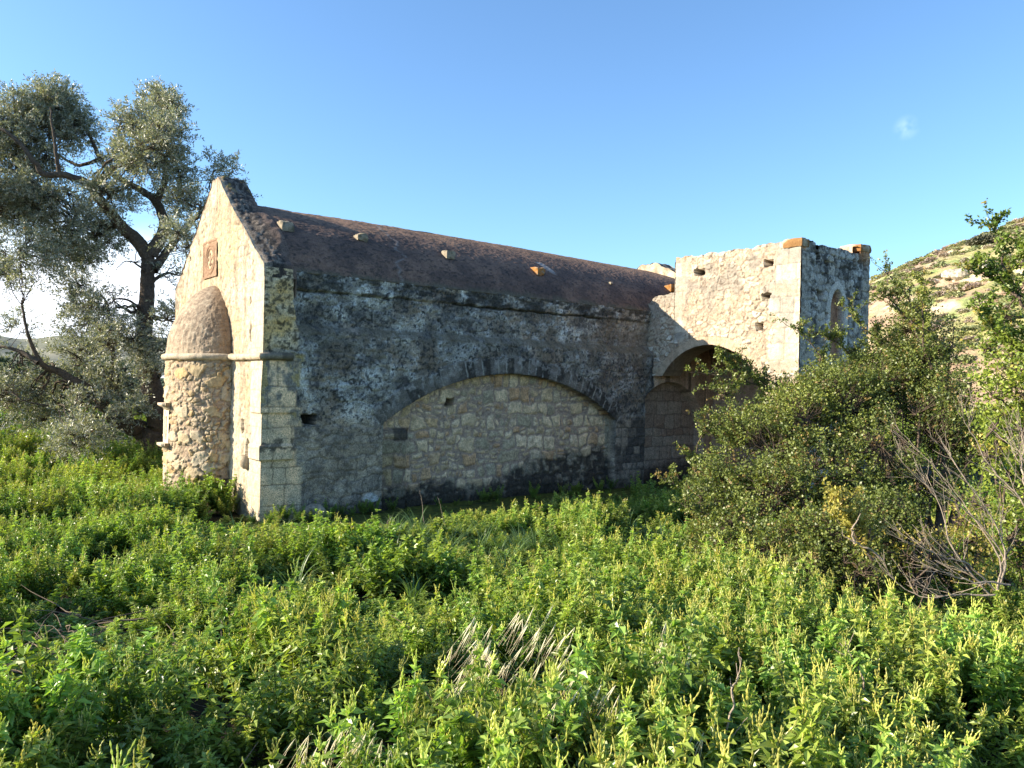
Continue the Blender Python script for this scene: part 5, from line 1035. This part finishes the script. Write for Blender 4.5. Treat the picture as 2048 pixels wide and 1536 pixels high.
def build_field():
    r = np.random.default_rng(77); P = []
    for (x0, x1, y0, y1, dn) in [(-9, 9, .9, 9, 42), (-14, 12, 9, 15, 30), (-30, -2, 15, 24, 13), (-45, -2, 24, 48, 6), (12, 30, 7, 24, 10), (-2, 60, 24, 62, 4)]:
        n = int((x1 - x0) * (y1 - y0) * dn); x = x0 + (x1 - x0) * r.random(n); y = y0 + (y1 - y0) * r.random(n)
        m = (np.abs(x) < y * .80 + 1.8) | ((x > 0) & (x < y * 1.3 + 5) & (x0 > 0)); P.append(np.stack([x[m], y[m]], -1))
    P = np.concatenate(P); d, h = field_fn(P[:, 0], P[:, 1]); k = r.random(len(P)) < d; P = P[k]; h = h[k]
    nl = 2600; xl = -7 + 14 * r.random(nl); yl = 1.2 + 8.5 * r.random(nl); dl, hl = field_fn(xl, yl); kl = (dl > 0) & (np.abs(xl) < yl * .8 + 1.5); xl = xl[kl]; yl = yl[kl]
    n0 = len(P); P = np.concatenate([P, np.stack([xl, yl], -1)]); h = np.concatenate([h, np.full(len(xl), .42)])
    x, y = P.T; z = ground(x, y) - .01; n = len(x)
    rot = np.stack([r.normal(size=n) * .10, r.normal(size=n) * .10 + .06, r.random(n) * 6.28], -1)
    s = (.70 + .35 * r.random(n)); s[n0:] *= .6; scl = np.stack([s * (.8 + .2 * h), s * (.8 + .2 * h), s * h], -1); far = ss(18, 30, y); scl *= (1 + .5 * far)[:, None]
    idx = r.integers(0, 6, n); nospk = fbm(x * .6, y * .6, 703, 2) < .40; idx = np.where(nospk & (r.random(n) < np.where(y < 4.5, .25, .7)), 6, idx); bl = fbm(x * .9, y * .9, 705, 2) > .56; idx = np.where(bl & (r.random(n) < .45) & (x < 1), 7, idx); idx = np.where(r.random(n) < .12, 8, idx)
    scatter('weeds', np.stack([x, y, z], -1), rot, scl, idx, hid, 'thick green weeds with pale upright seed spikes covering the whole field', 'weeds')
    print('weeds', n)
    # a few young plants at the wall foot
    uv = [(.12, -.10), (.20, -.22), (.45, -.3), (.5, -.15), (.62, -.35), (.85, -.42), (.95, -.2), (.32, -.12), (1.2, -.12), (1.35, -.2), (-.12, -.1), (.05, -.25), (1.6, -.1), (.75, -.12)] + [(1 + 6 * r.random(), -.08 - .08 * r.random()) for _ in range(16)] + [(.8 + 7 * r.random(), -.15 - 1.4 * r.random()) for _ in range(30)]
    q = np.array([loc2w(a, b, 0) for a, b in uv]); m = len(q); sc = .35 + .3 * r.random(m); sc[30:] *= .5
    scatter('wall_foot_weeds', q, np.stack([r.normal(size=m) * .1, r.normal(size=m) * .1, r.random(m) * 6], -1), np.stack([sc] * 3, -1), np.full(m, 6), hid, 'small leafy weeds growing in the shade along the foot of the chapel wall', 'weeds')
    # grasses
    g = []
    for (cx, cy, sx, sy, nn) in [(-.9, 8.6, 1.3, .5, 60), (.5, 8.8, 1.2, .6, 60), (-2.3, 8.4, .4, .4, 26), (1.6, 7.5, 1.0, .8, 26), (-.2, 7.2, 2.2, 1.2, 40), (-3.4, 7.6, .4, .3, 8), (2.2, 6, 1, .8, 14), (0, 4, 1.6, 1.2, 14), (-4.4, 9.4, .5, .4, 8)]:
        g.append(np.stack([cx + r.normal(size=nn) * sx, cy + r.normal(size=nn) * sy], -1))
    g = np.concatenate(g); dd, hh = field_fn(g[:, 0], g[:, 1]); g = g[(dd > 0) & (g[:, 1] > 4.6)]; x, y = g.T; n = len(x); s = .7 + .5 * r.random(n)
    scatter('grass', np.stack([x, y, ground(x, y)], -1), np.stack([r.normal(size=n) * .1, r.normal(size=n) * .1, r.random(n) * 6], -1), np.stack([s, s, s * 1.05], -1), r.integers(0, 4, n), hidg, 'long arching grass blades mixed into the weeds', 'grass')
    # fallen twigs
    n = 34; x = -2.2 + r.normal(size=n) * 1.3; y = 4.0 + r.normal(size=n) * 1.0; s = .8 + .8 * r.random(n)
    scatter('dry_litter', np.stack([x, y, ground(x, y) + .03], -1), np.stack([x * 0, x * 0, r.random(n) * 6], -1), np.stack([s, s, s], -1), r.integers(0, 4, n), hidl, 'fallen dry twigs on the dark soil in the gaps between weeds', 'twigs')
build_field()

# wild oats with drooping spikelets
M_OAT = leaf_mat('oat_straw', .5, .3, .4, hue_amp=0, tcol=(1, 1, .8))
def oats(label, heads, seed, lean=(-.5, 0.05)):
    r = np.random.default_rng(seed); base = at(*heads[0][:3]); base[2] = ground(base[0], base[1])
    t = thing('wild_oat_tuft', base, label, 'wild oats', None); stems = []; SB = []; SD = []; SL = []
    for (px, py, Y, n) in heads:
        tip = at(px, py, Y); foot = tip + np.array([.12 * r.normal() + .08, .1 * r.normal(), 0]); foot[2] = ground(foot[0], foot[1])
        mid = (tip + foot) / 2 + np.array([.05, 0, .12]); P = smooth_path([foot, mid, tip], 14); stems.append((P, np.linspace(.002, .0009, 14)))
        for k in range(n):
            i = r.integers(8, 14); a = r.random() * 6.28; p0 = P[i]; o = np.array([math.cos(a), math.sin(a) * .6, .2]) * (.03 + .06 * r.random()); top = p0 + o; top[2] += .02
            stems.append((smooth_path([p0, p0 + o * .6 + ZD * .03, top], 6), np.full(6, .0005)))
            d = norm(np.array([lean[0] + r.normal() * .10, lean[1] + r.normal() * .1, -1.0])); SB.append(top); SD.append(d); SL.append(.055 + .025 * r.random())
    V1, F1 = tubes(stems, 4); mk('stalks', V1, F1, M_OAT, t, np.tile(C(.30, .36, .14), (len(V1), 1)))
    sp = []; aw = []
    for b, d, l in zip(SB, SD, SL):
        for m in range(3):
            dd = norm(d + r.normal(size=3) * .12); tt = np.linspace(0, 1, 6)[:, None]; sp.append((b + dd * l * tt, np.array([.0004, .0012, .0017, .0015, .0010, .0004]))); aw.append((b + dd * l * .8 + norm(dd + r.normal(size=3) * .06) * np.linspace(0, 1, 4)[:, None] * (.06 + .05 * r.random()), np.full(4, .0006)))
    V2, F2 = tubes(sp, 5); o1 = mk('spikelets', V2, F2, M_OAT, t, np.tile(C(.84, .78, .58), (len(V2), 1))); V3, F3 = tubes(aw, 3); o2 = mk('awns', V3, F3, M_OAT, t, np.tile(C(.72, .62, .44), (len(V3), 1))); o1['kind'] = 'stuff'; o2['kind'] = 'stuff'
oats('big tuft of drooping pale wild oats in the middle foreground', [(915, 1250, 3.1, 7), (965, 1260, 3.1, 6), (1035, 1215, 3.2, 7), (1075, 1225, 3.2, 5), (975, 1300, 3.0, 6), (1010, 1310, 3.0, 5), (1090, 1290, 3.0, 6), (1060, 1350, 2.8, 5), (1065, 1390, 2.7, 7), (1180, 1390, 2.7, 7), (1120, 1270, 3.1, 3), (930, 1330, 2.9, 3), (1150, 1340, 2.8, 4), (1030, 1440, 2.6, 4)], 811)
oats('small tuft of pale wild oats right of the big oat tuft', [(1320, 1265, 3.2, 5), (1350, 1290, 3.1, 4), (1330, 1340, 3.0, 4), (1310, 1300, 3.1, 2)], 812, (-.3, 0))
oats('tuft of greenish wild oats at the bottom edge of the photo left of centre', [(690, 1450, 2.5, 6), (660, 1460, 2.5, 6), (630, 1470, 2.5, 4), (600, 1500, 2.4, 4), (700, 1490, 2.4, 5)], 813, (-.4, 0))
oats('sparse pair of green oat heads low in the right foreground', [(1330, 1455, 2.5, 5), (1350, 1460, 2.5, 4)], 814, (-.5, 0))

# ------------------------------------------------------------------ background plants
def round_bush(name, p, sz, label, cat, cols, seed, n=2600, ls=.16, group=None):
    r = np.random.default_rng(seed); t = thing(name, p, label, cat, group); d = rdir(n, r); d[:, 2] = np.abs(d[:, 2]) * 1.0
    k = .75 + .5 * fbm(d[:, 0] * 2.5 + seed, d[:, 1] * 2.5 + d[:, 2] * 2.5, seed, 3); B = np.array(p) + d * (k * (r.random(n) ** .25))[:, None] * np.array(sz); V, F = leaves2(B, norm(d + rdir(n, r)), rdir(n, r), np.full(n, ls) * (.6 + .8 * r.random(n)), np.full(n, ls * .6))
    mk('foliage', V, F, M_SCRUB, t, np.repeat(mixc(C(*cols[0]), C(*cols[1]), r.random(n)), 4, 0), smooth=False)
    P = np.array(p); mk('stem', *tubes([(np.array([P + [0, 0, -.3], P + [0, 0, sz[2] * .6]]), np.array([.08, .04]) * sz[2])], 6), M_BARK, t); return t
for i, (px, py, Y, sz, lab) in enumerate([(25, 850, 34, (2.6, 2.0, 2.6), 'dark round bush at the far end of the field left of the olive'), (-60, 840, 36, (3, 2, 3.0), 'grey olive bush beyond the field at the left edge of the photo'), (120, 842, 40, (3.2, 2, 2.4), 'grey green bush seen through the lower olive branches'), (215, 838, 44, (3.4, 2.5, 2.8), 'hazy bush on the field edge just left of the olive trunk')]):
    p = at(px, py, Y); p[2] = ground(p[0], p[1]); round_bush('bush', p, sz, lab, 'bush', ((.05, .07, .035), (.13, .15, .09)), 900 + i, 5000, .22, 'bushes along the far edge of the field')
def on_hill(px, py):
    r = at(px, py, 1.0) - np.array([0, 0, EYE]); k = np.arange(60, 330, .25); P = r[None] * k[:, None] + np.array([0, 0, EYE]); ok = hz(P[:, 0], P[:, 1]) > P[:, 2]
    i = np.argmax(ok) if ok.any() else len(k) - 1; return P[i]
p = on_hill(1975, 485); round_bush('hill_bush', p + [0, 0, -.5], (5, 3, 2.2), 'large dark bush high on the hillside', 'bush', ((.08, .09, .06), (.16, .16, .11)), 950, 5000, .7)
for i, (px, py, s, lab) in enumerate([(1920, 551, 3.6, 'big white boulder on the hillside right of the tower'), (1968, 540, 3.0, 'pale rock outcrop beside the big white boulder'), (1962, 528, 2.2, 'small pale rock just above the outcrop on the hillside'), (1790, 616, 2.0, 'pale rock low on the hillside near the tower'), (1830, 606, 2.2, 'cream rock above the shrub in the middle of the hillside'), (1943, 520, 2.0, 'cream rock uphill of the big white boulder'), (1870, 563, 1.4, 'small cream rock left of the big white boulder')]):
    p = on_hill(px, py); n = 14; th, ph = np.meshgrid(np.linspace(0, 2 * np.pi, 2 * n), np.linspace(.01, np.pi - .01, n), indexing='ij'); d = np.stack([np.sin(ph) * np.cos(th) * 1.5, np.sin(ph) * np.sin(th), np.cos(ph) * .7], -1)
    k = 1 + .9 * (fbm(d[..., 0] * 2 + i * 3, d[..., 1] * 2 + d[..., 2] * 2, 960 + i, 3) - .5); V = p + d * k[..., None] * s * .6; V[-1] = V[0]
    o = mk('boulder', V.reshape(-1, 3), grid_faces(2 * n, n), M_HILL, None, np.tile(C(.55, .49, .38), (2 * n * n, 1)), loc=p, smooth=False); tag(o, lab, 'boulder')
hids = bpy.data.collections.new('scrub_variants')
for k in range(3):
    r = np.random.default_rng(970 + k); n = 160; d = rdir(n, r); d[:, 2] = np.abs(d[:, 2]); B = d * (.5 + .5 * r.random((n, 1))) * [1, 1, .7]; V, F = leaves2(B, norm(d + rdir(n, r) * .8), rdir(n, r), np.full(n, .35), np.full(n, .28))
    cs = [((.16, .19, .10), (.28, .30, .15)), ((.28, .23, .18), (.38, .32, .25)), ((.22, .26, .11), (.36, .37, .18))][k]
    hids.objects.link(mk('scrub', V, F, M_SCRUB, None, np.repeat(mixc(C(*cs[0]), C(*cs[1]), r.random(n)), 4, 0), smooth=False, link=False))
r = np.random.default_rng(980); n = 9000; x = 40 + 210 * r.random(n); y = 100 + 200 * r.random(n); k = r.random(n) < ss(.35, .6, fbm(x * .07, y * .07, 981, 4)); x, y = x[k], y[k]; n = len(x); s = .5 + 1.1 * r.random(n) ** 2
scatter('hillside_scrub', np.stack([x, y, hz(x, y) - .1], -1), np.stack([x * 0, x * 0, r.random(n) * 6], -1), np.stack([s * 1.3, s * 1.3, s], -1), r.integers(0, 3, n), hids, 'low scrub dotted all over the rocky hillside', 'scrub')
